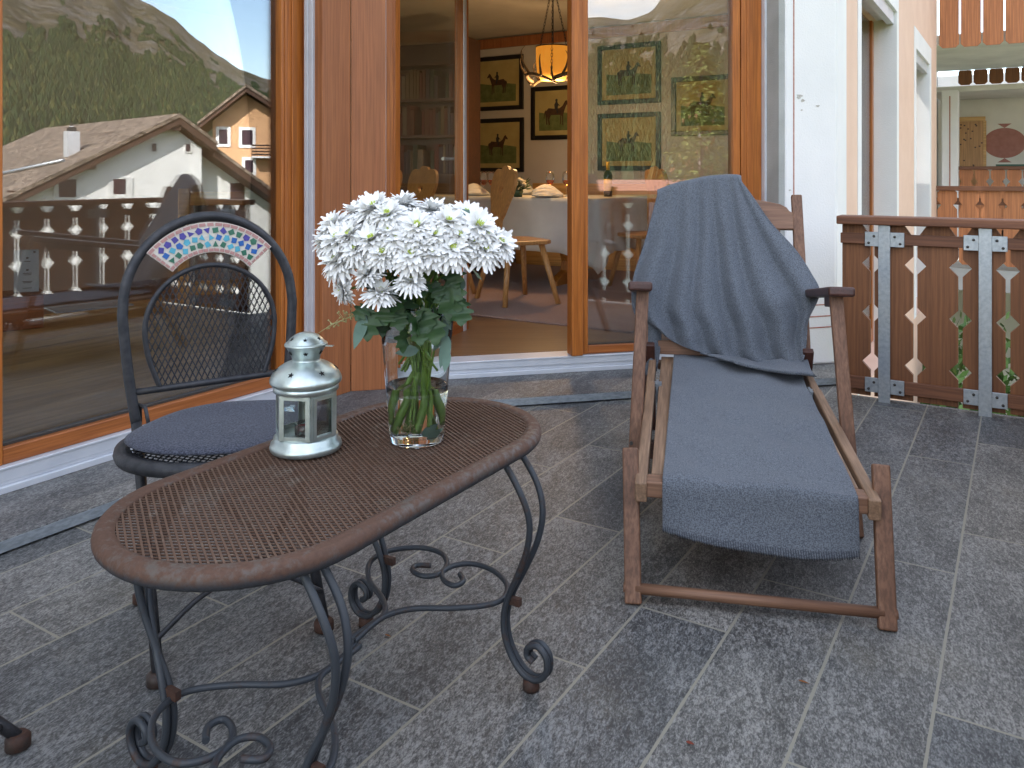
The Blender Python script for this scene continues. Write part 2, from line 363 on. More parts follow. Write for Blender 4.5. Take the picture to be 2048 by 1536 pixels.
# facade running away from the pilaster, local x = along, y = into the wall
def fac(b, x0, x1, z0, z1, y0=0, y1=.3): return b.box(x0, x1, y0, y1, z0, z1)
b = MB()
for x0, x1 in ((.298, .685), (2.67, 3.827), (5.555, 6.26)): fac(b, x0, x1, -4.5, 7)
for x0, x1, zt in ((.685, 2.67, 2.54), (3.827, 5.555, 2.464)): fac(b, x0, x1, zt, 7); fac(b, x0, x1, -4.5, -.3)
b.build('wall', MT['pink'], ch)
b = MB(); b.box(.014, .2965, -.003, .02, -.2, 7); b.build('painted_quoin', MT['render'], ch)
for x0, x1, zo, zi, kx0, kx1 in ((.685, 2.67, 2.54, 2.38, .819, 2.551), (3.827, 5.555, 2.464, 2.27, 4.0, 5.365)):
    b = MB()
    b.box(x0+.002, kx0, -.004, .298, -.298, zo-.002); b.box(kx1, x1-.002, -.004, .298, -.298, zo-.002); b.box(kx0, kx1, -.004, .298, zi, zo-.002)
    w = b.build('window_surround', MT['render'], ch)
    b = MB(); b.box(kx0+.002, kx1-.002, .02, .07, zi-.10, zi-.002); b.box(kx0+.002, kx1-.002, .085, .15, zi-.06, zi-.002); builds(b, 'shutter_box', MT['alu'], w)
    b = MB(); b.box(kx0+.002, kx0+.09, .14, .20, -.29, zi-.07); b.box(kx1-.09, kx1-.002, .17, .20, -.29, zi-.07); b.box((kx0+kx1)/2-.06, (kx0+kx1)/2+.06, .17, .20, -.29, zi-.07); b.box(kx0+.092, kx1-.092, .17, .2, -.29, -.18)
    b.build('window_frame', MT['frame'], w)
    b = MB(); b.box(kx0+.04, kx1-.04, .18, .19, -.17, zi-.08); b.build('pane', MT['pane'], w)
    b = MB(); b.box(kx0+.1, kx0+.55, .23, .24, -.2, zi-.05); b.build('curtain', MT['greycloth'], w)
# wall above and left of the glazing (carries on out of the picture)
b = MB()
b.prism([tuple(O1.xy-W2*9-N2*.02), tuple(O1.xy-W2*.19-N2*.02), tuple(O1.xy-W2*.19-N2*.3), tuple(O1.xy-W2*9-N2*.3)], .043, 8)
b.prism([tuple(O1.xy-W2*.188-N2*.02), tuple(PC.xy-N2*.09), tuple(PC.xy-ND*.12), (1.39, 4.56), (1.50, 4.95), (-.95, 4.3), tuple(O1.xy-W2*.188-N2*.3)], 2.36, 8)
b.build('glazing_wall', MT['render'], ch, world=True)
# corner post between window and door
cp = thing('corner_post', 'reddish brown wooden corner post between the large window and the glazed door', 'post', (PC.x, PC.y, .0425), AW)
b = MB(); b.prism([(-.185, 0), (0, 0), (0, .10), (-.185, .10)], 0, 2.35); b.build('board', MT['post'], cp, bevel=.0025)
dd = Matrix.Rotation(AD-AW, 2); 
def rot2(p): q = dd @ Vector(p); return (q.x, q.y)
b = MB(); b.prism([rot2(p) for p in ((.0015, 0), (.165, 0), (.165, .10), (.045, .10))], 0, 2.35); b.build('board', MT['post'], cp, bevel=.0025)

# ------------------------------------------------------------------ big window on the left
wn = thing('picture_window', 'large fixed window with orange wood frame reflecting houses and mountain', 'window', (O1.x, O1.y, .0425), AW)
b = MB(); X0, X1 = -.19, 1.336
b.box(X0, X1, -.012, .12, 0, .022); b.box(X0, X1, .004, .12, .0225, .034); b.box(X0, X1, .0, .12, .0345, .082); b.box(X0, X1, -.004, .001, .074, .0825)
b.build('sill', MT['alu'], wn, bevel=.002)
b = MB(); b.box(-.187, .020, .022, .11, .083, 2.3); b.box(1.205, X1, .022, .11, .083, 2.3); b.box(1.222, 1.236, .016, .0215, .083, 2.3); b.box(1.262, 1.27, .014, .0215, .083, 2.3)
b.build('frame', MT['frame'], wn, bevel=.004)
b = MB(); b.box(.0205, 1.2045, .024, .11, .083, .137); b.box(.0205, 1.2045, .024, .11, 2.2, 2.3); builds(b, 'frame_rail', MT['frameh'], wn, bevel=.004)
b = MB(); b.box(.021, 1.204, .046, .072, .1375, .146); b.build('glazing_bead', MT['screw'], wn)
for y in (.058, .080):
    b = MB(); b.box(.012, 1.21, y, y+.006, .125, 2.22); b.build('pane', MT['pane'], wn)
b = MB(); b.box(1.32, 1.345, -.052, -.026, .01, 2.3); b.box(1.318, 1.336, -.024, -.002, .083, 2.3); builds(b, 'guide_rail', MT['alu'], wn, bevel=.002)
b = MB(); b.box(1.3365, 1.42, -.08, .11, .03, 2.3); b.build('side_board', MT['post'], wn)

# ------------------------------------------------------------------ glazed door on the right
gd = thing('glazed_door', 'double glazed terrace door in orange wood, left leaf open into the dining room', 'door', (O2.x, O2.y, .0425), AD)
b = MB(); b.box(-.33, 1.70, -.012, .13, 0, .022); b.box(-.33, 1.70, .006, .13, .0225, .04); b.box(-.33, 1.70, 0, .13, .0405, .082); b.box(-.33, 1.70, -.004, .0005, .074, .0825); b.build('sill', MT['alu'], gd, bevel=.002)
b = MB(); b.box(-.325, -.292, -.07, .10, .083, 2.3); b.box(-.291, -.272, .01, .10, .083, 2.3); b.box(1.617, 1.74, .012, .11, .03, 2.3); b.box(1.65, 1.664, .006, .0115, .083, 2.3); b.build('frame', MT['frame'], gd, bevel=.004)
b = MB(); b.box(-.27, 1.616, .012, .11, 2.22, 2.3); builds(b, 'frame_rail', MT['frameh'], gd, bevel=.004)
b = MB(); b.box(-.345, -.3255, -.095, -.06, 0, 2.3); b.box(1.741, 1.765, -.02, .03, 0, 2.3); builds(b, 'guide_rail', MT['alu'], gd, bevel=.002)
# closed leaf
b = MB(); b.box(.7, .734, .012, .07, .085, 2.2); b.box(1.566, 1.612, .014, .07, .085, 2.2); b.box(.7345, 1.5655, .014, .07, 2.1, 2.2)
lf = b.build('door_leaf', MT['frame'], gd, bevel=.004)
b = MB(); b.box(.636, .698, -.012, .07, .083, 2.2); b.build('meeting_stile', MT['frame'], lf, bevel=.004)
b = MB(); b.box(.7345, 1.5655, .014, .07, .085, .128); builds(b, 'bottom_rail', MT['frameh'], lf, bevel=.004)
b = MB(); b.box(.7345, 1.5655, .03, .055, .1285, .136); b.build('glazing_bead', MT['screw'], lf)
for y in (.034, .056):
    b = MB(); b.box(.728, 1.572, y, y+.006, .12, 2.11); b.build('pane', MT['panedoor'], lf)
# open leaf, hinged at the left jamb
LA = radians(57)
b = MB(); b.box(0, .055, 0, .058, .07, 2.2); b.box(.865, .95, 0, .058, .07, 2.2)
lo = b.build('door_leaf', MT['frame'], gd, bevel=.004, loc=(-.268, .06, 0), rot=LA)
b = MB(); b.box(.0555, .8645, .001, .057, .07, .15); b.box(.0555, .8645, .001, .057, 2.1, 2.2); builds(b, 'bottom_rail', MT['frameh'], lo, bevel=.004)
b = MB(); b.box(.866, .905, -.005, -.0005, .08, 2.19); b.build('edge_profile', MT['alu'], lo)
for y in (.015, .037):
    b = MB(); b.box(.05, .87, y, y+.006, .14, 2.11); b.build('pane', MT['leafglass'], lo)
b = MB(); b.box(.885, .92, .0585, .066, 1.02, 1.2); b.tube([(.90, .066, 1.12), (.90, .105, 1.12), (.80, .105, 1.12)], .011, 8); b.build('handle', MT['galv'], lo)

# ------------------------------------------------------------------ railings
def railing(t, length, pitch, posts, zt, name_mat='rail', g=.009, s0=.0):
    """boards with sawn diamonds along local x; local -y is the side that carries the posts"""
    n = int(length/pitch)+1
    ed = [(g, .015)]
    for zc in (.176, .412, .646): ed += [(g, zc-.040), (g+.037, zc), (g, zc+.040)]
    ed += [(g, .775), (g+.038, .832)]
    right = [(pitch-x, z) for x, z in ed]; poly = right+[(x, z) for x, z in ed[::-1]]
    m = Matrix(((1, 0, 0, 0), (0, 0, -1, 0), (0, 1, 0, 0), (0, 0, 0, 1)))
    mb = MB(); mb.prism(poly, -.012, .012, m); first = mb.build('board', MT[name_mat], t)
    for i in range(n):
        o = first if i == 0 else first.copy()
        if i: COL.objects.link(o); o.parent = t
        o.location = (s0+i*pitch, 0, 0)
    if s0 < 0: mb = MB(); mb.prism([(.05, .015)]+right+[(.05, .832)], -.012, .012, m); first.data = first.data.copy(); e = mb.build('board', MT[name_mat], t); e.location = first.location; bpy.data.objects.remove(first)
    mb = MB(); mb.box(-.012, length, -.075, .05, .833, .873); mb.build('handrail', MT['railh'], t, bevel=.006)
    mb = MB(); mb.box(0, length, -.034, -.0125, .74, .79); mb.box(0, length, -.034, -.0125, .045, .105); builds(mb, 'cross_rail', MT['railh'], t, bevel=.003)
    for x in posts:
        mb = MB(); mb.box(x-.026, x+.026, -.050, -.044, -.02, .8325)
        for z in (.765, .075): mb.box(x-.085, x+.085, -.0435, -.0345, z-.034, z+.034)
        p = mb.build('metal_post', MT['galv'], t, bevel=.0015)
        mb = MB()
        for z in (.765, .075):
            for dx, dz in ((-.068, -.018), (-.045, .014), (.045, .014), (.068, -.018)): mb.lathe([(0, -.003), (.0062, -.002), (.0062, .001)], 10, (0, 0, 0)); k = len(mb.v)-30; mb.v[k:] = [Vector((x+dx+q.x, -.0455+q.z, z+dz+q.y)) for q in mb.v[k:]]
        builds(mb, 'screw', MT['screw'], p)
R1 = Vector((1.605, 3.992, 0))
r1 = thing('balcony_railing', 'brown wooden balcony railing with diamond cut-outs and two galvanised posts beside the white wall', 'railing', R1, AX)
railing(r1, 1.06, .1845, (.196, .607), .87, s0=-.045)
R2 = tcp(4.24, .36)
r2 = thing('balcony_railing', 'long dark balcony railing with diamond slits, seen mirrored in the big window', 'railing', R2, AW+pi)
railing(r2, 9.6, .2135, (.55, 1.83, 3.12, 4.4, 5.6, 6.9), .87, g=.0125, s0=.06)

# ------------------------------------------------------------------ the neighbour's part of the house, right edge
C5 = PB.xy+W2*6.26
nb = thing('neighbour_house', 'next house with pale loggia wall, white column and pine door', 'building', (C5.x, C5.y, 0), AX)   # local x = right, y = away
NW = plain('loggia_render', (.78, .76, .70), (.70, .68, .62), 2, .95)
MT['soffit'] = plain('soffit_paint', (.70, .73, .66), None, 2, .9)
b = MB(); b.box(-.6, -.35, .31, 4.8, -4.5, 8); b.box(-.34, 7, 4.6, 4.8, -4.5, 2.7); b.box(6.8, 7, 0, 4.59, -4.5, 2.6); b.build('wall', NW, nb)  # first box: side wall added to keep direct sun out of the loggia
b = MB(); b.box(-.3, 5, .06, 2.93, 2.60, 2.72); b.build('soffit', MT['soffit'], nb)
b = MB(); b.box(-.3, 7, 2.95, 4.59, 2.29, 2.37); b.build('ceiling', NW, nb)
b = MB(); b.box(-.35, 7, 0, 4.59, -.30, -.05); b.build('balcony_slab', MT['greyrender'], nb)
def nlocal(u, y):                                     # local x in the neighbour frame where column u meets depth y
    ax, ay = cos(AX), sin(AX); k = (u-1024)/F
    bx, by = C5.x+y*W2.x, C5.y+y*W2.y
    return (k*by-bx)/(ax-k*ay)
x0, x1 = nlocal(1884, 2.7), nlocal(1917, 2.7)
b = MB(); b.box(x0, x1, 2.62, 2.9, -.05, 2.285); b.build('column', MT['render'], nb, bevel=.01)
b = MB(); b.box((x0+x1)/2-.008, (x0+x1)/2+.008, 2.617, 2.6195, -.05, 2.2); builds(b, 'painted_line', RED, nb)
x0, x1 = nlocal(1919, 4.59), nlocal(1967, 4.59)
b = MB(); b.box(x0-.05, x1, 4.56, 4.598, -.05, 1.98); dr = b.build('door', MT['pine'], nb)
b = MB(); b.box(x0-.04, x1+.03, 4.54, 4.558, 1.93, 2.0); b.box(x1, x1+.04, 4.54, 4.59, -.05, 1.929); b.build('door_frame', MT['oak'], dr)
b = MB()
for i in range(26):
    xx, zz = RN.uniform(x0, x1-.03), RN.uniform(.9, 1.9); b.box(xx, xx+.025, 4.557, 4.5585, zz, zz+.02)
builds(b, 'knot', MT['darkwood'], dr)
b = MB(); xc = nlocal(2009, 4.59); zc = CH+(HZ-286)/F*(C5.y+4.59*W2.y+xc*sin(AX)); r = .30
m = Matrix(((1, 0, 0, xc), (0, 0, -1, 4.6), (0, 1, 0, zc), (0, 0, 0, 1)))
b.prism([(r*cos(2*pi*i/40), .82*r*sin(2*pi*i/40)) for i in range(40)], .003, .006, m)
for a in range(4):
    k = Matrix.Rotation(a*pi/2, 4, 'Z'); rr = r*.82 if a % 2 == 0 else r
    b.prism([(0, rr), (.10, rr+.07), (-.10, rr+.07)], .003, .006, m @ k)
b.build('painted_ornament', plain('ornament_paint', (.42, .20, .165), (.36, .16, .13), 12, .9), nb)
# boards of its balconies
def boards(t, n, pitch, z0, z1, y, notch=True, mat='orange', x0=0.0):
    g = .01; c = .035
    ed = [(g+c, z0), (g, z0+c)]+([(g, z1-.22), (g+.04, z1-.17), (g, z1-.12)] if notch else [])+[(g, z1-c*.5), (g+.02, z1)]
    m = Matrix(((1, 0, 0, 0), (0, 0, -1, y), (0, 1, 0, 0), (0, 0, 0, 1)))
    mb = MB(); mb.prism([(pitch-x, z) for x, z in ed]+ed[::-1], -.014, .014, m); first = mb.build('board', MT[mat], t)
    for i in range(n):
        o = first if i == 0 else first.copy()
        if i: COL.objects.link(o); o.parent = t
        o.location = (x0+i*pitch, 0, 0)
ub = thing('upper_railing', 'orange board balcony front of the storey above, at the top right corner', 'railing', (C5.x, C5.y, 0), AX); boards(ub, 14, .225, 2.555, 3.6, 0, x0=.02)
b = MB(); b.box(0, 3, .016, .06, 3.3, 3.4); builds(b, 'cross_rail', MT['railh'], ub)
ub2 = thing('upper_railing', 'dark shaded board edge hanging above the pine door of the neighbouring loggia', 'railing', (C5.x, C5.y, 0), AX); boards(ub2, 22, .2, 2.38, 2.60, 2.95, False, 'rail', nlocal(1915, 2.95))  # darker railing wood paints the shade onto these boards
lb = thing('lower_railing', 'orange board railing just behind the brown balcony handrail', 'railing', (C5.x, C5.y, 0), AX); boards(lb, 14, .225, 0, .865, .0, x0=.0)
b = MB(); b.box(-.05, 3.1, -.06, .06, .866, .92); b.build('handrail', MT['railh'], lb, bevel=.006)
b = MB(); b.box(0, 3.1, .016, .05, .70, .78); builds(b, 'cross_rail', MT['railh'], lb)
lb3 = thing('lower_railing', 'orange railing of the loggia below the round pink wall ornament', 'railing', (C5.x, C5.y, 0), AX); xs = nlocal(1917, 2.75)
boards(lb3, 16, .2, .25, 1.12, 2.75, True, 'orange', xs)
b = MB(); b.box(xs, xs+3.3, 2.70, 2.81, 1.121, 1.17); b.build('handrail', MT['railh'], lb3, bevel=.006)
gb = thing('bench', 'dark green bench below the round pink wall ornament', 'bench', (C5.x, C5.y, 0), AX); xg = nlocal(1992, 4.3)
b = MB(); b.box(xg, xg+2, 4.2, 4.5, 1.16, 1.21); b.build('seat', plain('green_paint', (.03, .11, .085), None, 5, .6), gb)
b = MB(); b.box(xg+.05, xg+.1, 4.25, 4.45, -.05, 1.159); b.box(xg+1.8, xg+1.85, 4.25, 4.45, -.05, 1.159); builds(b, 'leg', MT['darkwood'], gb)
# ground and garden
GZ = -4.5
GR = plain('meadow_grass', (.055, .085, .022), (.11, .125, .045), .6, .95, bump=.4, bs=9, det=8)
b = MB(); b.lathe([(0, GZ), (140, GZ), (2500, GZ-3)], 64); struct('ground', b, GR)
LV = plain('bush_leaf', (.055, .12, .025), (.10, .19, .04), 9, .6)
def bush(name, label, c, rx, rz, n, size, group=None, mat=None):
    t = thing(name, label, 'bush', c, 0, group); mb = MB(); rn = random.Random(int(c[0]*31))
    for i in range(n):
        a, ct = rn.uniform(0, 2*pi), rn.uniform(-.5, 1); st = sqrt(max(0, 1-ct*ct)); k = rn.uniform(.5, 1)**.5*(1+.22*sin(3*a+ct*4))
        p = Vector((rx*k*st*cos(a), rx*k*st*sin(a), rz*.5+rz*.62*k*ct)); d = Vector((rn.gauss(0, 1), rn.gauss(0, 1), rn.gauss(0, 1))).normalized(); e = d.orthogonal().normalized(); f = d.cross(e)
        s = size*rn.uniform(.6, 1.3); mb.add([p-e*s, p-f*s*.45, p+e*s, p+f*s*.45], [(0, 1, 2, 3)])
    mb.build('foliage', mat or LV, t)
    mb = MB()
    for i in range(7):
        a = i*.9; mb.tube([(0, 0, 0), (rx*.3*cos(a), rx*.3*sin(a), rz*.4), (rx*.6*cos(a), rx*.6*sin(a), rz*.8)], [.03, .02, .008], 5)
    mb.build('stem', MT['darkwood'], t)
bush('garden_bush', 'green bush behind the third slit of the brown railing', (4.6, 8.0, -2.4), .75, 1.75, 1300, .08, 'garden bushes beyond the railing')
bush('garden_bush', 'green bush behind the last slit at the right end of the brown railing', (5.6, 7.6, -2.4), .8, 1.7, 1300, .08, 'garden bushes beyond the railing')
tw = thing('terrace_wall', 'pale garden wall below the bushes beyond the railing', 'wall', (5, 7.6, GZ), AX)
b = MB(); b.box(-1.6, 3, -1.5, -1.3, 0, 2.25); b.box(-1.6, 3, -1.3, 2, 1.95, 2.1); b.build('wall', MT['render'], tw)
# ================================================================== THE ROOMS BEHIND THE GLASS
FZ = .125
RWALL = plain('room_plaster', (.57, .54, .53), (.51, .48, .47), 2, .9); RCEIL = plain('room_ceiling_paint', (.62, .58, .52), None, 2, .9)
def poly(pts): return [tuple(p)[:2] for p in pts]
TW = 7.75                                             # the picture wall, across the view
cL = -6.6
b = MB(); b.prism(poly([tcp(4.95, -1.16), tcp(TW, -1.16), tcp(TW, cL), tcp(-4.5, cL), tcp(-4.5, -3.0), Vector((-.93, 4.02)), Vector((-.33, 4.26)), Vector((1.38, 4.655))]), FZ-.1, FZ)  # left end run on unseen, to catch sun and bounce light inside
struct('room_floor', b, MT['parquet'])
b = MB(); b.prism(poly([tcp(4.8, -1.2), tcp(TW+.2, -1.2), tcp(TW+.2, cL-.2), tcp(-5.5, cL-.2), tcp(-5.5, -3.1), Vector((-.9, 4.4)), Vector((1.45, 4.92))]), 2.60, 2.70)  # left end extended unseen, to keep direct sun out of the room
struct('room_ceiling', b, RCEIL)
def wallseg(name, p, q, mat, thick=.1, z0=FZ, z1=2.6):
    b = MB(); p = Vector(p[:2]); q = Vector(q[:2]); d = (q-p).normalized(); n = Vector((-d.y, d.x)); b.prism(poly([p, q, q+n*thick, p+n*thick]), z0, z1); return struct(name, b, mat)
wallseg('back_wall', tcp(TW, -.9), tcp(TW, cL), RWALL, -.1)
wallseg('side_wall', tcp(TW, cL), tcp(-1, cL), RWALL, -.1)

m_ = thing('ceiling_moulding', 'brown wooden moulding along the top of the picture wall', 'moulding', tuple(tcp(TW, -3.8).xy)+(2.53,), AX)
b = MB(); b.prism([(-2.75, -.045), (2.6, -.045), (2.6, 0), (-2.75, 0)], -.055, .055); b.build('board', MT['oakdark'] if 'oakdark' in MT else MT['post'], m_, bevel=.01)

def pic_local(u, v):                                  # point on the picture wall seen at (u, v)
    d = Vector(((u-1024)/F, 1)); Y = TW/(d.dot(W2)); return at(u, v, Y)
INK = plain('print_paper', (.46, .38, .17), (.40, .32, .13), 6, .8); FRM = plain('black_frame', (.012, .011, .012), None, 9, .35)
GRASS = plain('print_green', (.10, .13, .04), (.16, .19, .07), 14, .8); HORSE = plain('print_bay', (.085, .040, .020), (.05, .025, .014), 30, .8); JOCK = plain('print_dark', (.03, .03, .035), None, 30, .8)
HP = [(-.105, -.02), (-.11, .02), (-.085, .045), (-.03, .038), (.03, .040), (.062, .062), (.088, .105), (.104, .112), (.110, .100), (.132, .070), (.124, .060), (.104, .072), (.092, .045), (.078, .008), (.070, -.02), (.068, -.10), (.072, -.118), (.060, -.118), (.056, -.03), (.048, -.03), (.046, -.108), (.036, -.108), (.038, -.022), (-.06, -.020), (-.078, -.06), (-.070, -.112), (-.084, -.112), (-.092, -.06), (-.095, -.03), (-.100, -.06), (-.098, -.108), (-.110, -.108), (-.112, -.05), (-.122, .0), (-.130, -.05), (-.135, -.045), (-.128, .01), (-.112, .03)]
JP = [(-.020, .040), (-.024, .075), (-.010, .100), (-.014, .120), (0, .130), (.012, .120), (.008, .100), (.018, .080), (.040, .062), (.016, .066), (.012, .040), (.02, .0), (.008, -.012), (-.004, .02)]
pics = [(945, 113, 1048, 221, 'horse print nearest the open door leaf, upper of the two on the left', -1, 1.0), (947, 237, 1049, 344, 'horse print below another, just above the wine glasses', 1, 1.0), (1064, 172, 1167, 279, 'horse print under the glowing antler lamp, partly behind the door post', 1, 1.25),
        (1197, 88, 1322, 208, 'horse print seen through reflecting glass, upper one beside the door post', 1, 1.0), (1197, 226, 1322, 341, 'horse print seen through reflecting glass above the wine bottle', 1, .85), (1344, 152, 1470, 271, 'horse print seen through the glass behind the reflected spruce tree', 1, 1.1)]
MP = Matrix(((1, 0, 0, 0), (0, 0, -1, 0), (0, 1, 0, 0), (0, 0, 0, 1)))
for u0, v0, u1, v1, lab, dirx, sc in pics:
    a, c = pic_local(u0, (v0+v1)/2), pic_local(u1, (v0+v1)/2); mid = (a+c)/2; w = (c-a).xy.length; h = (v1-v0)*mid.y/F
    # local x = along the wall to the right, -y = into the room
    t = thing('framed_picture', 'black framed '+lab, 'picture', (mid.x-.0*W2.x, mid.y, mid.z), AX, 'framed horse prints')
    fw = .047
    b = MB(); b.box(-w/2, -w/2+fw, -.03, -.002, -h/2, h/2); b.box(w/2-fw, w/2, -.03, -.002, -h/2, h/2); b.box(-w/2+fw, w/2-fw, -.03, -.002, -h/2, -h/2+fw); b.box(-w/2+fw, w/2-fw, -.03, -.002, h/2-fw, h/2)
    b.build('frame', FRM, t, bevel=.004)
    b = MB(); b.box(-w/2+fw, w/2-fw, -.012, -.004, -h/2+fw, h/2-fw); p = b.build('print', INK, t)
    iw, ih = w/2-fw-.05, h/2-fw-.05
    b = MB(); b.prism([(-iw, -ih), (iw, -ih), (iw, -.02), (iw*.4, .0), (-iw*.3, -.015), (-iw, .01)], .0125, .0135, MP); b.build('meadow', GRASS, p)
    k = Matrix.Diagonal((dirx*sc*w/.42*.62, sc*w/.42*.62, 1, 1)); k = MP @ k
    b = MB(); b.prism(HP, .014, .015, k); b.build('horse', HORSE, p)
    b = MB(); b.prism(JP, .0152, .016, k); b.build('rider', JOCK, p)

# dining table with cloth
TC = at(1180, 400, 6.5).xy
TA = Vector((.66, 6.42)); t_len, t_wid = 2.0, .95      # nearest corner; runs back left and back right
tb = thing('dining_table', 'dining table on an orange carved trestle foot under a white cloth', 'table', tuple(TA+(-N2)*t_len/2+W2*t_wid/2)+(FZ,), AX)
b = MB(); b.box(-t_len/2, t_len/2, -t_wid/2, t_wid/2, .715, .743); b.build('tabletop', MT['pine'], tb, bevel=.004)
ORW = wood('trestle_wood', (.50, .19, .03), (.34, .11, .016), 'z', 1, .4)
for x in (-.62, .52):
    b = MB(); b.prism([(-.30, 0), (.30, 0), (.30, .05), (.22, .09), (.12, .12), (.10, .2), (.15, .32), (.13, .45), (.2, .58), (.24, .714), (-.24, .714), (-.2, .58), (-.13, .45), (-.15, .32), (-.10, .2), (-.12, .12), (-.22, .09), (-.30, .05)], x-.035, x+.035, Matrix(((0, 0, 1, 0), (1, 0, 0, 0), (0, 1, 0, 0), (0, 0, 0, 1))))
    b.build('trestle_leg', ORW, tb, bevel=.006)
# cloth: top sheet with hanging sides, corners drop lower
cl = MB(); rows = []; hx, hy = t_len/2+.01, t_wid/2+.01; NP = 44
def per(i):                                           # walk round the table edge
    s = i/(4*NP)*4; k = int(s) % 4; f = s-int(s); cs = [(-hx, -hy), (hx, -hy), (hx, hy), (-hx, hy)]; a, c = cs[k], cs[(k+1) % 4]
    return Vector((a[0]+(c[0]-a[0])*f, a[1]+(c[1]-a[1])*f)), f
for r in range(10):
    row = []
    for i in range(4*NP+1):
        p, f = per(i); cn = max(0, 1-min(f, 1-f)/.16); d = r/9
        out = p.normalized(); drop = (.43+.16*cn*cn)*d; fold = .035*d*sin(i*.42+1.3*sin(i*.11))+.075*d*cn*sin(f*30)
        q = p+Vector((p.x/hx if abs(p.x) > hx-.001 else 0, p.y/hy if abs(p.y) > hy-.001 else 0))*(.012+fold*.8+.03*d)
        row.append(Vector((q.x, q.y, .748-drop if r else .7485)))
    rows.append(row)
cl.grid(rows); cl.prism([(-hx, -hy), (hx, -hy), (hx, hy), (-hx, hy)], .7465, .7486)
tag(cl.build('tablecloth', MT['linen'], None, loc=tuple(tb.location), rot=AX, solid=.002), 'white linen tablecloth with low hanging corners on the dining table', 'tablecloth')
rg = MB(); rgp = [onz(936, 634, FZ).xy, onz(1262, 667, FZ).xy]; e0 = rgp[1]; rg.prism(poly([e0, e0+W2*2.75, e0+W2*2.75-N2*3.2, e0-N2*3.2]), FZ, FZ+.012)
tag(rg.build('rug', MT['rug'], bevel=.004), 'mauve beige rug under the dining table and chairs', 'rug')
# farmhouse chairs with heart cut-out
def curve_plate(outline, hole, th, name, mat, parent, place):
    cu = bpy.data.curves.new(name, 'CURVE'); cu.dimensions = '2D'; cu.fill_mode = 'BOTH'; cu.extrude = th/2
    for pts in (outline, hole):
        if not pts: continue
        s = cu.splines.new('POLY'); s.points.add(len(pts)-1); s.use_cyclic_u = True
        for q, p in zip(s.points, pts): q.co = (p[0], p[1], 0, 1)
    o = bpy.data.objects.new('tmp', cu); COL.objects.link(o); dg = bpy.context.evaluated_depsgraph_get()
    me = bpy.data.meshes.new_from_object(o.evaluated_get(dg)); bpy.data.objects.remove(o); me.transform(place)
    me.name = name; me.materials.clear(); me.materials.append(mat); ob = bpy.data.objects.new(name, me); COL.objects.link(ob); ob.parent = parent; return ob
def chair_proto():
    t = thing('farmhouse_chair', 'x', 'chair')
    b = MB(); b.prism([(-.17, -.20), (.17, -.20), (.22, -.14), (.22, .14), (.16, .20), (-.16, .20), (-.22, .14), (-.22, -.14)], .425, .455); b.build('seat', MT['pine'], t, bevel=.007)
    for x, y in ((-.15, -.13), (.15, -.13), (.14, .13), (-.14, .13)):
        b = MB(); b.tube([(x*1.75, y*1.6, 0), (x, y, .424)], [.019, .023], 8); b.build('leg', MT['pine'], t)
    half = [(.055, 0), (.06, .05), (.085, .085), (.075, .12), (.10, .15), (.12, .19), (.15, .24), (.185, .30), (.19, .36), (.165, .41), (.12, .43), (.07, .425), (.035, .445), (0, .45)]
    half = [tuple(p)[:2] for p in catmull([(x, z, 0) for x, z in half], 4)]
    out = half+[(-x, z) for x, z in half[::-1][1:]]
    heart = [(.032*(16*sin(a)**3)/16, .30+.030*(13*cos(a)-5*cos(2*a)-2*cos(3*a)-cos(4*a))/16) for a in [2*pi*i/28 for i in range(28)]]
    pl = Matrix.Translation((0, .185, .455)) @ Matrix.Rotation(radians(12), 4, 'X') @ Matrix(((1, 0, 0, 0), (0, 0, -1, 0), (0, 1, 0, 0), (0, 0, 0, 1))) @ Matrix.Diagonal((1, 1.22, 1, 1))
    bk = curve_plate(out, heart, .026, 'backrest', MT['pine'], t, pl)
    m = bk.modifiers.new('bevel', 'BEVEL'); m.width = .004; m.segments = 2; m.limit_method = 'ANGLE'
    return t
cp0 = chair_proto()                                   # local -y is the way the sitter faces
for i, (x, y, ang, lab) in enumerate((
    (.03, 6.02, 26, 'pine chair with heart cut-out standing sideways in the open doorway'),
    (1.08, 6.62, 196, 'pine chair mostly hidden behind the lounger, its seat pushed to the white cloth'),
    (-1.02, 7.38, -25, 'pine chair with heart cut-out seen through the dark open door leaf'),
    (1.42, 8.25, 160, 'pine chair on the far side of the dining table behind the wine bottle'),
    (-.62, 6.45, 40, 'pine chair whose legs show left of the open door leaf edge'))):
    o = cp0 if i == 0 else copy_tree(cp0)
    o.location = (x, y, FZ+.0125); o.rotation_euler = (0, 0, radians(ang)+pi/2); o['label'] = lab; o['group'] = 'farmhouse chairs at the dining table'
# bench behind the table
wb = thing('wall_bench', 'brown wooden bench with back panel along the picture wall behind the table', 'bench', tuple(tcp(TW-.03, -2.6).xy)+(FZ,), AX)
b = MB(); b.box(-1.9, 1.6, -.05, 0, .46, .84); b.build('backrest', MT['oak'], wb, bevel=.006); b = MB(); b.box(-1.9, 1.6, -.48, -.051, .42, .455); b.build('seat', MT['oak'], wb, bevel=.006); b = MB(); b.box(-1.88, 1.58, -.42, -.38, 0, .419); b.build('front_panel', MT['oak'], wb)
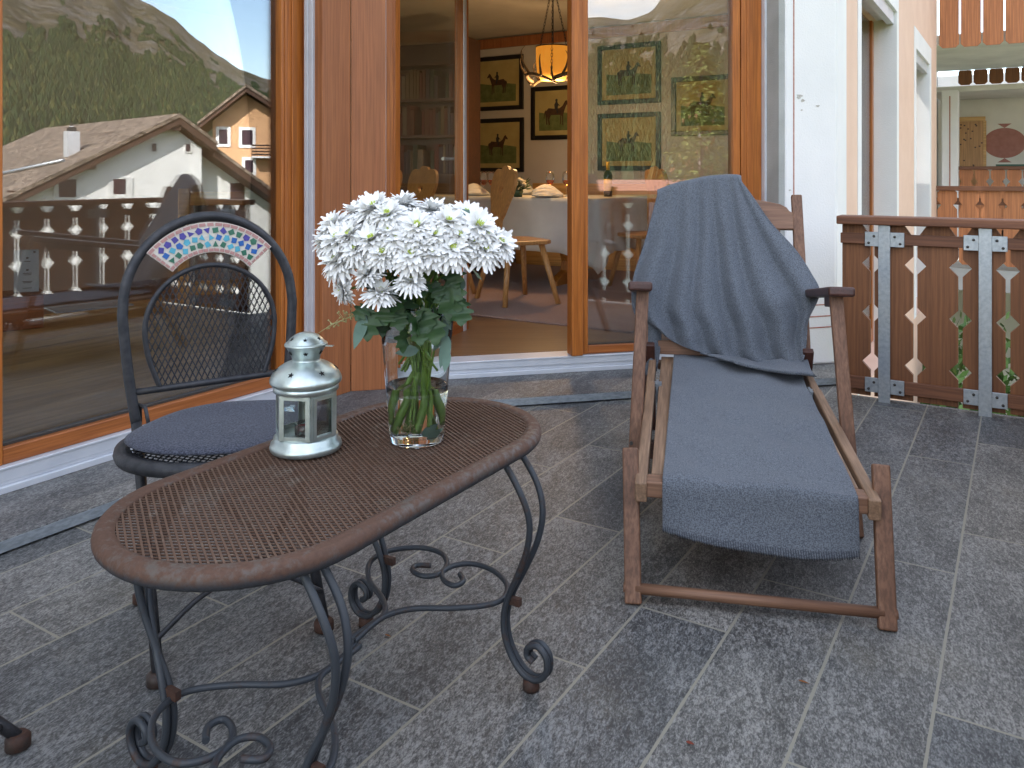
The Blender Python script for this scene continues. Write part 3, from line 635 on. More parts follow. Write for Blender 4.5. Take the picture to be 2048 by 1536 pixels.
# things on the table
TZ = FZ+.75
def ont(u, v): p = onz(u, v, TZ); return p
WINE = clear('rose_wine', 1.34, (.85, .22, .08)); WINE.node_tree.nodes['Principled BSDF'].inputs['Roughness'].default_value = .05
gsp = [(968, 7.35, 'left of the pair behind the heart chair'), (983, 7.25, 'right of the pair behind the heart chair'), (1100, 7.0, 'standing alone behind the folded napkin'), (1133, 6.95, 'next to the door post')]
gl0 = None
for u, Y, lab in gsp:
    p = at(u, 390, Y); p.z = TZ
    if gl0 is None:
        gl0 = thing('wine_glass', 'x', 'glass', p)
        MB().lathe([(0, 0), (.034, .001), (.034, .003), (.006, .008), (.004, .02), (.004, .085), (.012, .095), (.032, .12), (.039, .15), (.036, .185), (.029, .215)], 20).build('glass', MT['thin'], gl0)
        MB().lathe([(0, .094), (.011, .0965), (.030, .121), (.0365, .14), (0, .14)], 20).build('wine', WINE, gl0); o = gl0
    else: o = copy_tree(gl0); o.location = p
    o['label'] = 'wine glass with a little rose wine, '+lab; o['group'] = 'wine glasses on the dining table'
bt = thing('wine_bottle', 'wine bottle with yellow label on the white cloth behind the glass', 'bottle', at(1216, 392, 6.95).xy.to_3d()+Vector((0, 0, TZ)))
MB().lathe([(0, 0), (.036, .001), (.037, .18), (.030, .205), (.014, .225), (.013, .265)], 24).build('bottle', plain('green_bottle', (.02, .03, .012), None, 5, .1), bt)
MB().lathe([(.0375, .05), (.0375, .15)], 24).build('label', plain('yellow_label', (.62, .42, .03), None, 5, .6), bt)
MB().lathe([(.0145, .225), (.0145, .295), (0, .296)], 20).build('capsule', plain('yellow_capsule', (.6, .36, .02), None, 5, .5), bt)
for i, (u, Y, lab) in enumerate(((1095, 6.75, 'right in front of the wine glasses'), (950, 7.3, 'behind the heart chair'), (1052, 7.7, 'at the far side of the centrepiece'))):
    p = at(u, 390, Y); p.z = TZ
    t = thing('plate', 'white plate holding a folded napkin, '+lab, 'plate', p, 0, 'plates on the dining table')
    MB().lathe([(0, .002), (.09, .002), (.135, .016), (.137, .018), (.09, .006), (0, .006)], 32).build('dish', MT['paper'], t)
    n_ = thing('napkin', 'white napkin folded to a fan on the plate '+lab, 'napkin', p+Vector((0, 0, .008)), .5*i, 'folded napkins')
    rows = []
    for r in range(8):
        k = r/7; rows.append([Vector((-.13+.26*k, (j/20-.5)*(.05+.13*sin(pi*min(k*1.1, 1))), .006+.085*sin(pi*(.12+.86*k))*(1-abs(j/10-1)**1.5)+.010*sin(j*1.9+r*.4))) for j in range(21)])
    MB().grid(rows).build('cloth', MT['linen'], n_, solid=.003)
ctr = thing('centrepiece', 'small green and cream flower arrangement on the dining table', 'flowers', at(1036, 395, 6.9).xy.to_3d()+Vector((0, 0, TZ)))
MB().lathe([(0, 0), (.035, 0), (.045, .05), (.04, .06)], 18).build('pot', plain('green_pot', (.06, .11, .05), None, 5, .4), ctr)
b = MB(); fl = MB()
for i in range(150):
    d = Vector((RN.gauss(0, 1), RN.gauss(0, 1), abs(RN.gauss(0, .8)))).normalized(); p = Vector((0, 0, .06))+d*RN.uniform(.02, .1); e = d.orthogonal().normalized()*.008
    b.add([p-e, p+d*.05, p+e, p-d*.01], [(0, 1, 2, 3)])
b.build('foliage', MT['green'], ctr)
CREAM = plain('cream_petal', (.62, .56, .42), None, 40, .8)
for p in ((.03, -.02, .13), (.06, .02, .12), (.05, -.05, .10), (.01, .03, .14), (-.02, -.04, .11)): MB().ball(p, .023, 7).build('blossom', CREAM, ctr)
# antler lamp
LP = at(1106, 125, 6.9); lm = thing('antler_lamp', 'glowing drum lamp with a ring of antlers hanging on chains over the table', 'lamp', LP)
t = NT('lamp_shade_glow'); v = t.coord((1, 1, .05)); t.set(Base_Color=(.55, .28, .06), Roughness=.9, Emission_Color=t.ramp(t.noise(v, 90, 4), [(.3, (1, .30, .022)), (.7, (1, .40, .045))]), Emission_Strength=.11); SHADE = t.m
b = MB(); b.lathe([(.10, -.15), (.132, -.09), (.142, 0), (.144, .13)], 40); b.v = list(b.v); b.build('shade', SHADE, lm, solid=.002)
MB().lathe([(.1455, .126), (.1455, .136)], 40).build('shade_rim', MT['darkwood'], lm); MB().lathe([(0, -.146), (.10, -.146)], 30).build('diffuser', SHADE, lm)
ld = bpy.data.lights.new('lamp_bulb', 'POINT'); ld.energy = 8; ld.color = (1, .62, .28); ld.shadow_soft_size = .12; lb_ = bpy.data.objects.new('lamp_bulb', ld); COL.objects.link(lb_); lb_.parent = lm; lb_.location = (0, 0, -.24)
CZ = 2.595-LP.z
MB().lathe([(0, CZ), (.055, CZ), (.05, CZ-.03), (0, CZ-.035)], 24).build('canopy', MT['iron'], lm)
b = MB(); b.tube([(0, 0, CZ-.03), (0, 0, .1)], .005, 6); b.build('cord', MT['iron'], lm)
for a in (.4, 2.5, 4.6):
    b = MB(); p0 = Vector((.03*cos(a), .03*sin(a), CZ-.03)); p1 = Vector((.2*cos(a), .2*sin(a), -.13)); n = 26
    for i in range(n):
        m0 = p0+(p1-p0)*(i/n); d = (p1-p0)/n; s = d.cross(Vector((0, 0, 1))).normalized() if i % 2 else d.cross(d.cross(Vector((0, 0, 1)))).normalized()
        b.tube([m0+d*.55+(d*.72*cos(q)+s*.008*sin(q)) for q in [2*pi*j/8 for j in range(8)]], .0022, 4, True)
    b.build('chain', MT['iron'], lm)
ANT = plain('antler_horn', (.17, .11, .06), (.07, .045, .025), 30, .6)
for k in range(3):
    a0 = k*2.09+.5; rr = .2
    pts = [(rr*cos(a0+s)*(1+.12*sin(s*2)), rr*sin(a0+s)*(1+.12*sin(s*2)), -.155+.05*sin(s*1.7)) for s in [i*.19 for i in range(13)]]
    b = MB(); b.tube(catmull(pts, 3), [.019-.010*i/36 for i in range(37)], 8)
    for s, h, tilt in ((.35, .19, .35), (.9, .23, -.2), (1.6, .17, .3), (2.1, .13, -.3)):
        q = Vector((rr*cos(a0+s)*1.06, rr*sin(a0+s)*1.06, -.15+.05*sin(s*1.7))); o_ = Vector((cos(a0+s+tilt), sin(a0+s+tilt), 0))
        b.tube(catmull([q, q+o_*.05+Vector((0, 0, h*.35)), q+o_*.07+Vector((0, 0, h*.75)), q+o_*.04+Vector((0, 0, h))], 4), [.013-.011*i/12 for i in range(13)], 7)
    b.build('antler', ANT, lm)
# bookcase in the dark corner
BKp = at(828, 300, 7.7); bk = thing('bookcase', 'dark bookcase with rows of books, seen through the open door leaf', 'bookcase', (BKp.x, BKp.y, FZ), AX+.2)
b = MB(); b.box(-.55, -.52, 0, .3, 0, 2.2); b.box(.52, .55, 0, .3, 0, 2.2); b.box(-.519, .519, .27, .3, 0, 2.2); b.build('case', MT['darkwood'], bk)
for z in (.02, .5, .92, 1.28, 1.62, 1.96): 
    b = MB(); b.box(-.519, .519, .01, .269, z, z+.025); b.build('shelf', MT['darkwood'], bk)
cols = [(.10, .02, .02), (.02, .05, .04), (.12, .09, .05), (.03, .03, .06), (.16, .14, .12), (.09, .03, .015)]
bm_ = [plain('book_cover', c, None, 9, .7) for c in cols]
for z in (.945, 1.305, 1.645):
    x = -.50
    while x < .40:
        w = RN.uniform(.02, .05); h = RN.uniform(.2, .29); 
        b = MB(); b.box(0, w, 0, .19, 0, h); o = b.build('book', RN.choice(bm_), None, bevel=.002)
        p = Matrix.Rotation(AX+.2, 2) @ Vector((x, .03)); o.location = (BKp.x+p.x, BKp.y+p.y, FZ+z+.0005); o.rotation_euler = (0, 0, AX+.2)
        tag(o, 'book among the dim spines in the dark bookcase', 'book', 'books in the bookcase'); x += w+.003
        if RN.random() < .12: x += .08
# ------------------------------------------------------------------ left room, behind the big window
def wl(x, y, z=0): p = O1.xy+W2*x-N2*y; return Vector((p.x, p.y, z))
sb = thing('sideboard', 'low light oak sideboard standing right behind the big window', 'sideboard', wl(.45, .26, FZ), AW)
b = MB(); b.box(-1.5, .66, 0, .5, 0, .315); b.build('body', MT['oak'], sb); b = MB(); b.box(-1.5, .675, -.012, .51, .3155, .345); b.build('top', MT['oak'], sb, bevel=.003)
SBZ = FZ+.3455
def sbp(u, v): return onz(u, v, SBZ)
bx = sbp(44, 660); t = thing('wooden_box', 'reddish wooden box at the left edge behind the window', 'box', bx, AW-.35)
b = MB(); b.box(-.085, .075, 0, .12, 0, .13); b.build('box', MT['frameh'], t, bevel=.006); b = MB(); b.box(-.088, .078, -.003, .123, .1305, .142); b.build('lid', MT['teakx'], t, bevel=.003)
cdp = Vector((bx.x, bx.y, SBZ+.1425)); t = thing('card', 'pale blue card with small grey print standing on the wooden box', 'card', cdp, AW-.55)
CARD = plain('card_paper', (.50, .60, .66), None, 5, .7); b = MB(); b.box(-.03, .055, .03, .033, 0, .165); p = b.build('sheet', CARD, t)
b = MB()
for z, w in ((.118, .022), (.072, .03), (.066, .026), (.04, .034), (.035, .028), (.014, .03)): b.box(.016-w/2, .016+w/2, .0288, .0296, z, z+.0022)
for x, z in ((.016, .13), (.016, .083), (.04, .152)): b.box(x-.004, x+.004, .0288, .0296, z, z+.006)
builds(b, 'print', MT['screw'], p)
ty = sbp(190, 618); t = thing('magazine', 'thin blue and white magazine lying on the oak sideboard', 'magazine', ty, AW-.25)
b = MB(); b.box(-.16, .16, -.02, .18, 0, .006); p = b.build('pages', plain('magazine_cover', (.28, .36, .46), (.45, .52, .6), 12, .4), t)
bp = wl(1.06, .52, FZ); st = thing('slatted_armchair', 'oak slatted armchair with pale grey cushions behind the window frame', 'armchair', bp, AW-.75)
for x in (-.02, .56):
    b = MB(); b.box(x, x+.05, 0, .05, 0, .88); b.build('post', MT['oak'], st, bevel=.004)
for z in (.80, .58, .38, .16):
    b = MB(); b.box(.031, .559, .005, .04, z, z+.065); b.build('slat', MT['oak'], st, bevel=.004)
b = MB(); b.box(.035, .555, .06, .22, .30, .86); b.build('back_cushion', MT['greycloth'], st, bevel=.04, seg=4)
b = MB(); b.box(.035, .555, .06, .62, .22, .34); b.build('seat_cushion', MT['greycloth'], st, bevel=.03, seg=4)
b = MB(); b.box(-.02, .61, .045, .65, .155, .215); b.build('seat_frame', MT['oak'], st)
# ================================================================== FURNITURE ON THE BALCONY
# ---- oval wrought iron table: local x along the window, local -y out of the wall
TT, TC_ = 1.19, -1.098; tp = tcp(TT, TC_); TH = .52
tbl = thing('patio_table', 'rusty oval mesh-top coffee table on curled wrought iron legs', 'table', tp, AW)
HL, HR = .492, .236                                    # half length, half width of the oval
def oval(hl, hr, n=40):
    # a stadium: straight sides and half-round ends
    pts = []; k = hl-hr
    for s in (1, -1):
        pts += [(s*(k+hr*cos(a)), s*hr*sin(a)) for a in [-pi/2+pi*i/28 for i in range(29)]]
        pts += [(s*(k-2*k*i/12), s*hr) for i in range(1, 12)]
    return pts
def in_oval(q, hl, hr):
    dx = max(0, abs(q.x)-(hl-hr)); return dx*dx+q.y*q.y < hr*hr
b = MB(); ring = []
prof = [(-.034, .001), (-.023, .005), (-.021, .0038), (-.014, .005), (-.007, .003), (-.002, -.003), (0, -.011), (-.002, -.019), (-.008, -.026), (-.018, -.028), (-.023, -.020), (-.034, -.009)]
base = oval(HL, HR, 48); n = len(base)
for i, p in enumerate(base):
    p = Vector(p); q0, q1 = Vector(base[i-1]), Vector(base[(i+1) % n]); d = (q1-q0).normalized(); nn = Vector((d.y, -d.x))
    ring.append([Vector((p.x+nn.x*o, p.y+nn.y*o, TH+z)) for o, z in prof])
k = len(prof); vs = [v for r in ring for v in r]
b.add(vs, [(i*k+j, ((i+1) % n)*k+j, ((i+1) % n)*k+(j+1) % k, i*k+(j+1) % k) for i in range(n) for j in range(k)], True)
b.build('rim', MT['rustrim'], tbl)
# expanded metal: two families of thin strands clipped to the oval
def clip_oval(p, d, hl, hr):
    ts = []
    for s in (-1, 1):
        lo, hi = 0, 1.3
        for _ in range(22):
            m = (lo+hi)/2; q = p+d*(s*m)
            if in_oval(q, hl, hr): lo = m
            else: hi = m
        ts.append(s*lo)
    return ts
b = MB(); hl, hr = HL-.028, HR-.028
for fam in (-1, 1):
    d = Vector((.5*fam, .866, 0)).normalized(); nv = Vector((d.y, -d.x, 0)); sp = .0100
    for i in range(-70, 71):
        # walk the strand origins along x so every strand starts inside
        p = Vector((i*sp/abs(nv.x), 0, 0)); ok = []
        for y in (0, .05, -.05, .1, -.1, .15, -.15, .19, -.19):
            q = p+d*(y/d.y)
            if in_oval(q, hl, hr): ok.append(q)
        if not ok: continue
        t0, t1 = clip_oval(ok[0], d, hl, hr); a, c = ok[0]+d*t0, ok[0]+d*t1
        z = TH-.0015+.0011*fam; a.z = c.z = z; b.beam(a, c, .0033, .0021)
b.build('mesh_top', MT['rustmesh'], tbl)
b = MB()
for x0, x1 in ((-.075, -.02), (.075, .02), (-.35, -.20), (.35, .20)):
    b.tube([(x0, -.20, TH-.012), (x1, .20, TH-.012)], .0055, 6)
builds(b, 'support_bar', MT['rustleg'], tbl)
# legs: two rods each, meeting below and curling at the foot; outward = local y
LEGP = [(.150, .505), (.182, .475), (.222, .420), (.240, .365), (.232, .305), (.205, .240), (.178, .185), (.165, .140), (.168, .095), (.186, .056), (.214, .030), (.246, .028), (.268, .050), (.268, .080), (.248, .098), (.226, .090), (.222, .072), (.236, .062)]
lx = .288
for sx in (-1, 1):
    for sy in (-1, 1):
        parts = []
        for e in (-1, 1):
            pts = []
            for r, z in LEGP:
                spread = .030*min(1, max(0, (z-.17)/.25)) if r < .3 else 0
                pts.append((sx*(lx+e*spread*.9)+e*.0072, sy*r, z))
            b = MB(); b.tube(catmull(pts, 6), .0068, 8); parts.append(b)
        l = MB(); [l.add(q.v, q.f, True) for q in parts]; lg = l.build('leg', MT['rustleg'], tbl)
        b = MB(); b.lathe([(.017, 0), (.018, .006), (.017, .020), (.012, .024)], 16, (sx*lx, sy*.228, 0)); b.build('foot', MT['rustfoot'], lg)
# scroll stretcher, traced flat at 17 cm height and rotated for the other half
inv = tbl.matrix_basis.inverted()
def tr(pix, z=.17):
    out = []
    for u, v in pix: q = inv @ onz(u, v, z); out.append(Vector((q.x, q.y, z)))
    return out
heart1 = tr([(862, 1131), (832, 1131), (826, 1142), (848, 1152), (878, 1148), (894, 1128), (882, 1106), (840, 1095), (780, 1101), (742, 1122), (738, 1158), (766, 1200), (768, 1228), (738, 1252), (700, 1280)])
heart2 = tr([(920, 1148), (926, 1163), (908, 1171), (888, 1160), (886, 1143), (912, 1130), (950, 1128), (990, 1143), (1014, 1170), (1008, 1195), (978, 1209), (910, 1216), (830, 1217), (775, 1230), (738, 1255)])
for pts in (heart1, heart2):
    for s in (1, -1):
        q = [Vector((p.x*s, p.y*s, p.z-.0062*(s == -1))) for p in pts]
        q.append(Vector((0, 0, q[-1].z)))
        b = MB(); b.tube(catmull(q, 6), .0062, 8); b.build('scroll_stretcher', MT['rustleg'], tbl)
b = MB()
for s in (-1, 1):
    for sy in (-1, 1): b.box(s*lx-.006, s*lx+.006, sy*.172-.030, sy*.172+.004, .165, .181)
builds(b, 'bracket', MT['rustfoot'], tbl)

# ---- folding bistro chairs: local y = towards the back, x across
CB = Vector((-.746, 2.055)); CA = atan2(.56, .83)
SH = .48
def bistro(label, cen, ang):
    t = thing('bistro_chair', label, 'chair', (cen.x, cen.y, 0), ang, 'black bistro chairs')
    yb = .195
    # seat ring with pressed metal edge and lattice
    R0 = .226; b = MB(); pf = [(R0-.030, .0), (R0-.012, .004), (R0-.002, -.002), (R0, -.012), (R0-.004, -.024), (R0-.012, -.026), (R0-.014, -.012), (R0-.030, -.008), (R0-.030, 0)]
    b.lathe([(r, SH+z) for r, z in pf], 56); b.v = [Vector((p.x*1.14, p.y*.93, p.z)) for p in b.v]; b.f = b.f[:len(b.f)-2]; b.sm = b.sm[:len(b.f)]; b.build('seat', MT['iron'], t)
    b = MB(); rr = R0-.028
    for fam in (-1, 1):
        d = Vector((.5*fam, .866, 0)); nv = Vector((d.y, -d.x, 0))
        for i in range(-15, 16):
            o = i*.012; h = rr*rr-o*o
            if h > 0: h = sqrt(h); b.beam(nv*o-d*h*.95+Vector((0, 0, SH-.004+fam*.0008)), nv*o+d*h*.95+Vector((0, 0, SH-.004+fam*.0008)), .0028, .0014)
    b.v = [Vector((p.x*1.16, p.y*.97, p.z)) for p in b.v]; b.build('seat_mesh', MT['iron'], t)
    # back hoop, running down as the front legs
    rec = lambda h: yb+.085*h+.16*max(0, h-.2)**2     # lean back above the seat
    def bp(x, h, off=0): return Vector((x, rec(h)+off, SH+h))
    hoop = [bp(-.180, 0), bp(-.196, .12), bp(-.206, .24)]+[bp(-.206*cos(a), .27+.218*sin(a)) for a in [pi*i/12 for i in range(13)]]+[bp(.206, .24), bp(.196, .12), bp(.180, 0)]
    hp = catmull(hoop, 5); b = MB(); b.tube(hp, .0125, 10); bk = b.build('back_frame', MT['iron'], t)
    ix = [bp(-.125, .075), bp(-.150, .15), bp(-.158, .21)]+[bp(-.158*cos(a), .215+.150*sin(a)) for a in [pi*i/12 for i in range(1, 12)]]+[bp(.158, .21), bp(.150, .15), bp(.125, .075)]
    b = MB(); ip = catmull(ix, 5); b.tube(ip, .0065, 8); b.build('panel_frame', MT['iron'], bk)
    b = MB(); b.tube([bp(-.190, .075), bp(.190, .075)], .0085, 8); b.build('cross_bar', MT['iron'], bk)
    # lattice of the back
    outl = [(p.x, p.z-SH) for p in ip]
    def inside(x, z):
        c = False; j = len(outl)-1
        for i in range(len(outl)):
            (a, b_), (c_, d_) = outl[i], outl[j]
            if (b_ > z) != (d_ > z) and x < (c_-a)*(z-b_)/(d_-b_)+a: c = not c
            j = i
        return c and z > .08
    b = MB()
    for fam in (-1, 1):
        dx, dz = .44*fam, .9; 
        for i in range(-40, 41):
            x0 = i*.0142; run = []
            for j in range(0, 160):
                z = .06+j*.0022; x = x0+(z-.06)*dx/dz
                if inside(x, z): run.append((x, z))
                elif run: break
            if len(run) > 2: b.beam(bp(*run[0], .0012*fam), bp(*run[-1], .0012*fam), .0026, .0026)
    b.build('back_mesh', MT['iron'], bk)
    # mosaic panel
    a0, a1 = radians(40), radians(140); Ro, Ri = .196, .120; zc, zi = .262, .262
    def mp(a, k, off=0): 
        ro = Ri+(Ro-Ri)*k; return bp(ro*1.02*cos(a), .27+ro*sin(a)+.008, off)
    N = 24; b = MB(); fr = [[mp(a0+(a1-a0)*i/N, j/6, -.012) for i in range(N+1)] for j in range(7)]; bkk = [[p+Vector((0, .012, 0)) for p in r] for r in fr]
    b.grid(fr, False); b.grid(bkk, False); mi = [0]*len(b.f); keys = list(TILES)
    rn = random.Random(5)
    def tile(q, mat):
        b.add([mp(a, k, -.0135) for a, k in q]+[mp(a, k, -.0118) for a, k in q], [tuple(range(len(q)))]+[(i, (i+1) % len(q), len(q)+(i+1) % len(q), len(q)+i) for i in range(len(q))])
        mi.extend([keys.index(mat)+1]*(len(q)+1))
    nb_ = 17
    for i in range(nb_):
        for k0, k1 in ((.87, .975), (.03, .13)):
            if k0 < .5 and i % 17 > 14: pass
            s0 = a0+(a1-a0)*(i+.08)/nb_; s1 = a0+(a1-a0)*(i+.90)/nb_; j = lambda: rn.uniform(-.008, .008)
            tile([(s0, k0), (s1, k0), (s1+j(), k1), (s0+j(), k1)], 'rose')
    for k in range(4):
        for s in (a0+.012, a1-.05): tile([(s, .17+k*.175), (s+.038, .17+k*.175), (s+.038, .31+k*.175), (s, .31+k*.175)], 'rose')
    colr = ['sky', 'green', 'violet', 'sky', 'teal', 'green', 'violet', 'sky', 'blue', 'green']
    rows_ = [(.155, .365), (.385, .60), (.62, .845)]; ci = 0
    for r, (k0, k1) in enumerate(rows_):
        m = 12+r; 
        for i in range(m):
            s0 = a0+.075+(a1-a0-.15)*(i+(.1 if r % 2 else .0))/m; s1 = s0+(a1-a0-.15)/m*.86; q = []
            npt = rn.choice((3, 4, 4, 4, 5)); cx, cz = (s0+s1)/2, (k0+k1)/2; ph = rn.uniform(0, 6)
            for j in range(npt):
                a = ph+2*pi*(j+rn.uniform(-.15, .15))/npt; q.append((cx+(s1-s0)*.54*cos(a), cz+(k1-k0)*.56*sin(a)))
            tile(q, colr[(ci*7+r*3+i*3+rn.randrange(2)) % 10]); ci += 1
    mo = b.build('mosaic_panel', GROUT, t); [mo.data.materials.append(TILES[k]) for k in keys]; mo.data.polygons.foreach_set('material_index', mi)
    # legs
    for s in (-1, 1):
        foot = Vector((s*.183, -.075, .022)); top = bp(s*.180, 0)
        b = MB(); b.tube([top+Vector((0, 0, .004)), top.lerp(foot, .5)+Vector((0, .006, 0)), foot], .0125, 10); lg = b.build('leg', MT['iron'], t)
        b = MB(); b.lathe([(.016, -.022), (.023, -.018), (.023, 0), (.015, .008)], 16, foot); b.build('foot', MT['rustfoot'], lg)
        f2 = Vector((s*.150, .300, .022)); t2 = Vector((s*.150, -.15, SH-.03))
        b = MB(); b.tube(catmull([t2, t2.lerp(f2, .15)+Vector((0, .02, .0)), t2.lerp(f2, .5), f2], 5), .011, 10); lg = b.build('leg', MT['iron'], t)
        b = MB(); b.lathe([(.015, -.022), (.022, -.018), (.022, 0), (.014, .008)], 16, f2); b.build('foot', MT['rustfoot'], lg)
        b = MB(); b.tube([bp(s*.172, .0), bp(s*.172, .045), bp(s*.165, .045)+Vector((0, -.03, 0)), bp(s*.160, .003)+Vector((0, -.045, 0))], .005, 6); b.build('bracket', MT['iron'], t)
    b = MB(); b.tube(catmull([(-.183, -.055, .085), (-.09, -.045, .145), (0, -.04, .165), (.09, -.045, .145), (.183, -.055, .085)], 6), .006, 8); b.build('stretcher', MT['iron'], t)
    b = MB(); b.tube([(-.15, .272, .05), (.15, .272, .05)], .006, 8); b.build('stretcher', MT['iron'], t)
    return t
GROUT = plain('mosaic_grout', (.62, .58, .50), (.52, .48, .42), 60, .9, bump=.2, bs=300)
TILES = {'rose': plain('rose_tile', (.44, .235, .21), (.38, .19, .17), 50, .45), 'sky': plain('sky_blue_tile', (.10, .40, .52), None, 50, .2), 'green': plain('green_tile', (.045, .16, .105), None, 50, .2), 'violet': plain('violet_tile', (.072, .060, .29), None, 50, .2), 'teal': plain('teal_tile', (.035, .22, .36), None, 50, .2), 'blue': plain('blue_tile', (.03, .13, .40), None, 50, .2)}
cc = CB+Vector((sin(CA), -cos(CA)))*.195
c1 = bistro('black folding bistro chair with blue green mosaic arch in its backrest', cc, CA)
cu = MB()
rows = []
for ring in range(13):
    k = ring/12; top = ring <= 6; f = ring/6 if top else (12-ring)/6; row = []
    for i in range(65):
        a = 2*pi*i/64; ro = .205*(1+.05*abs(cos(2*a))**2)*f**.8; x, y = ro*cos(a)*1.15, ro*sin(a)*.96
        th = .011*(1-f**6)**.5 if f < 1 else 0
        row.append(Vector((x, y, SH+.0135+(th if top else -th)+.004*noise.noise(Vector((x*7, y*7, 2))))))
    rows.append(row)
cu.grid(rows)
tag(cu.build('seat_cushion', MT['felt'], None, loc=(cc.x, cc.y, .004), rot=CA, sub=1), 'round dark blue grey felt cushion on the mosaic bistro chair', 'cushion')
f = onz(36, 1497, 0); a2 = radians(-75)
R2m = Matrix.Rotation(a2, 2); ft = R2m @ Vector((-.150, .300)); c2 = copy_tree(c1); c2.location = (f.x-ft.x, f.y-ft.y, 0); c2.rotation_euler = (0, 0, a2); c2['label'] = 'black bistro chair of which only one slanting leg shows at the lower left'

# ---- lantern
LN = onz(612, 897, TH+.003); ln = thing('lantern', 'weathered zinc metal lantern with glass panes and star holes in its dome', 'lantern', LN, radians(-9))
LR = .0715
MB().lathe([(0, .002), (.062, 0), (LR-.002, .002), (LR, .008), (LR-.002, .015), (.064, .019), (.0635, .028), (.060, .031), (0, .031)], 48).build('base', MT['zinc'], ln)
b = MB(); hexr = .0635; hx_ = [Vector((hexr*cos(a), hexr*sin(a), 0)) for a in [radians(60*i-60) for i in range(6)]]
z0, z1 = .0312, .119
for i in range(6):
    p, q = hx_[i], hx_[(i+1) % 6]; d = (q-p).normalized(); o = (p+q).normalized()
    for base_, s in ((p, 1), (q, -1)): b.beam(base_+d*s*.005+Vector((0, 0, z0)), base_+d*s*.005+Vector((0, 0, z1)), .009, .0022, tuple(o))
    for z in (z0+.004, z1-.004): b.beam(p+d*.0096+Vector((0, 0, z)), q-d*.0096+Vector((0, 0, z)), .002, .0078)
b.build('frame', MT['zinc'], ln)
for i in range(6):
    p, q = hx_[i]*.985, hx_[(i+1) % 6]*.985; d = (q-p).normalized()
    b = MB(); b.beam(p+d*.004+Vector((0, 0, .075)), q-d*.004+Vector((0, 0, .075)), .0012, .08); b.build('pane', MT['thin'], ln)
p, q = hx_[0], hx_[1]; d = (q-p).normalized(); o = (p+q).normalized(); b = MB()
o2 = o*.003
for s, e in ((p+d*.010, 1), (q-d*.010, 1)): b.beam(s+o2+Vector((0, 0, z0+.001)), s+o2+Vector((0, 0, z1-.004)), .0065, .0016, tuple(o))
for z in (z0+.004, z1-.007): b.beam(p+d*.0135+o2+Vector((0, 0, z)), q-d*.0135+o2+Vector((0, 0, z)), .0016, .006)
b.build('door', MT['zinc'], ln)
MB().lathe([(.060, .1185), (.0645, .120), (.0645, .130), (.062, .132), (0, .132)], 48).build('collar', MT['zinc'], ln)
DP = [(.064, .1325), (.0685, .134), (.0712, .139), (.070, .146), (.064, .156), (.055, .165), (.044, .172), (.034, .1765), (.0285, .179), (.0275, .182)]
dm = MB().lathe([tuple(p)[:2] for p in catmull([(r, z, 0) for r, z in DP], 4)], 56).build('dome', MT['zinc'], ln)
CP = [(.0275, .1822), (.029, .188), (.0335, .197), (.0375, .204), (.0392, .207), (.0420, .2085), (.0428, .211), (.0415, .2135), (.0385, .2145), (.0365, .217), (.030, .2245), (.020, .231), (.010, .2345), (0, .2355)]
cpn = MB().lathe([tuple(p)[:2] for p in catmull([(r, z, 0) for r, z in CP], 3)], 48).build('chimney', MT['zinc'], ln)
def stars(parent, prof, rz, n, ph, r):
    b = MB(); (ra, za), (rb, zb) = rz; 
    for i in range(n):
        a = ph+2*pi*i/n; er = Vector((cos(a), sin(a), 0)); et = Vector((-sin(a), cos(a), 0)); sl = Vector((er.x*(rb-ra), er.y*(rb-ra), zb-za)).normalized(); nn = et.cross(sl).normalized()
        c = er*((ra+rb)/2)+Vector((0, 0, (za+zb)/2))
        if nn.dot(er) < 0: nn = -nn
        pts = []
        for j in range(10):
            g = pi/2+j*pi/5; rad = r if j % 2 == 0 else r*.42; pts.append(c+et*rad*cos(g)+sl*rad*sin(g))
        b.add([p+nn*.0011 for p in pts]+[p-nn*.0011 for p in pts], [tuple(range(10)), tuple(range(10, 20))]+[(j, (j+1) % 10, 10+(j+1) % 10, 10+j) for j in range(10)])
    builds(b, 'star_hole', MT['black'], parent)
stars(dm, DP, ((.066, .1545), (.052, .168)), 6, radians(-96), .0062)
stars(cpn, CP, ((.031, .1915), (.037, .2025)), 6, radians(-128), .0048); stars(cpn, CP, ((.036, .218), (.024, .2295)), 6, radians(-70), .0048)
b = MB(); b.box(.040, .058, -.004, .004, .2085, .2100); b.build('lid_tab', MT['zinc'], cpn)
b = MB(); b.tube(catmull([Vector((.045*cos(a), .045*sin(a)*.1-.0, .236+.0*a)) for a in (0,)]+[Vector((.040, 0, .215)), Vector((.052, 0, .214))], 3), .0014, 6)
tl = thing('tealight', 'red tealight in a clear cup inside the zinc lantern', 'candle', LN+Vector((0, 0, .0315)))
MB().lathe([(0, 0), (.021, 0), (.0215, .013), (0, .0135)], 28).build('wax', plain('red_wax', (.42, .04, .05), None, 30, .5), tl); MB().lathe([(.0222, 0), (.0225, .021), (.0219, .021), (.0216, .0005)], 28).build('cup', MT['thin'], tl); b = MB(); b.tube([(0, 0, .0136), (0, .001, .021)], .0008, 5); b.build('wick', MT['black'], tl)
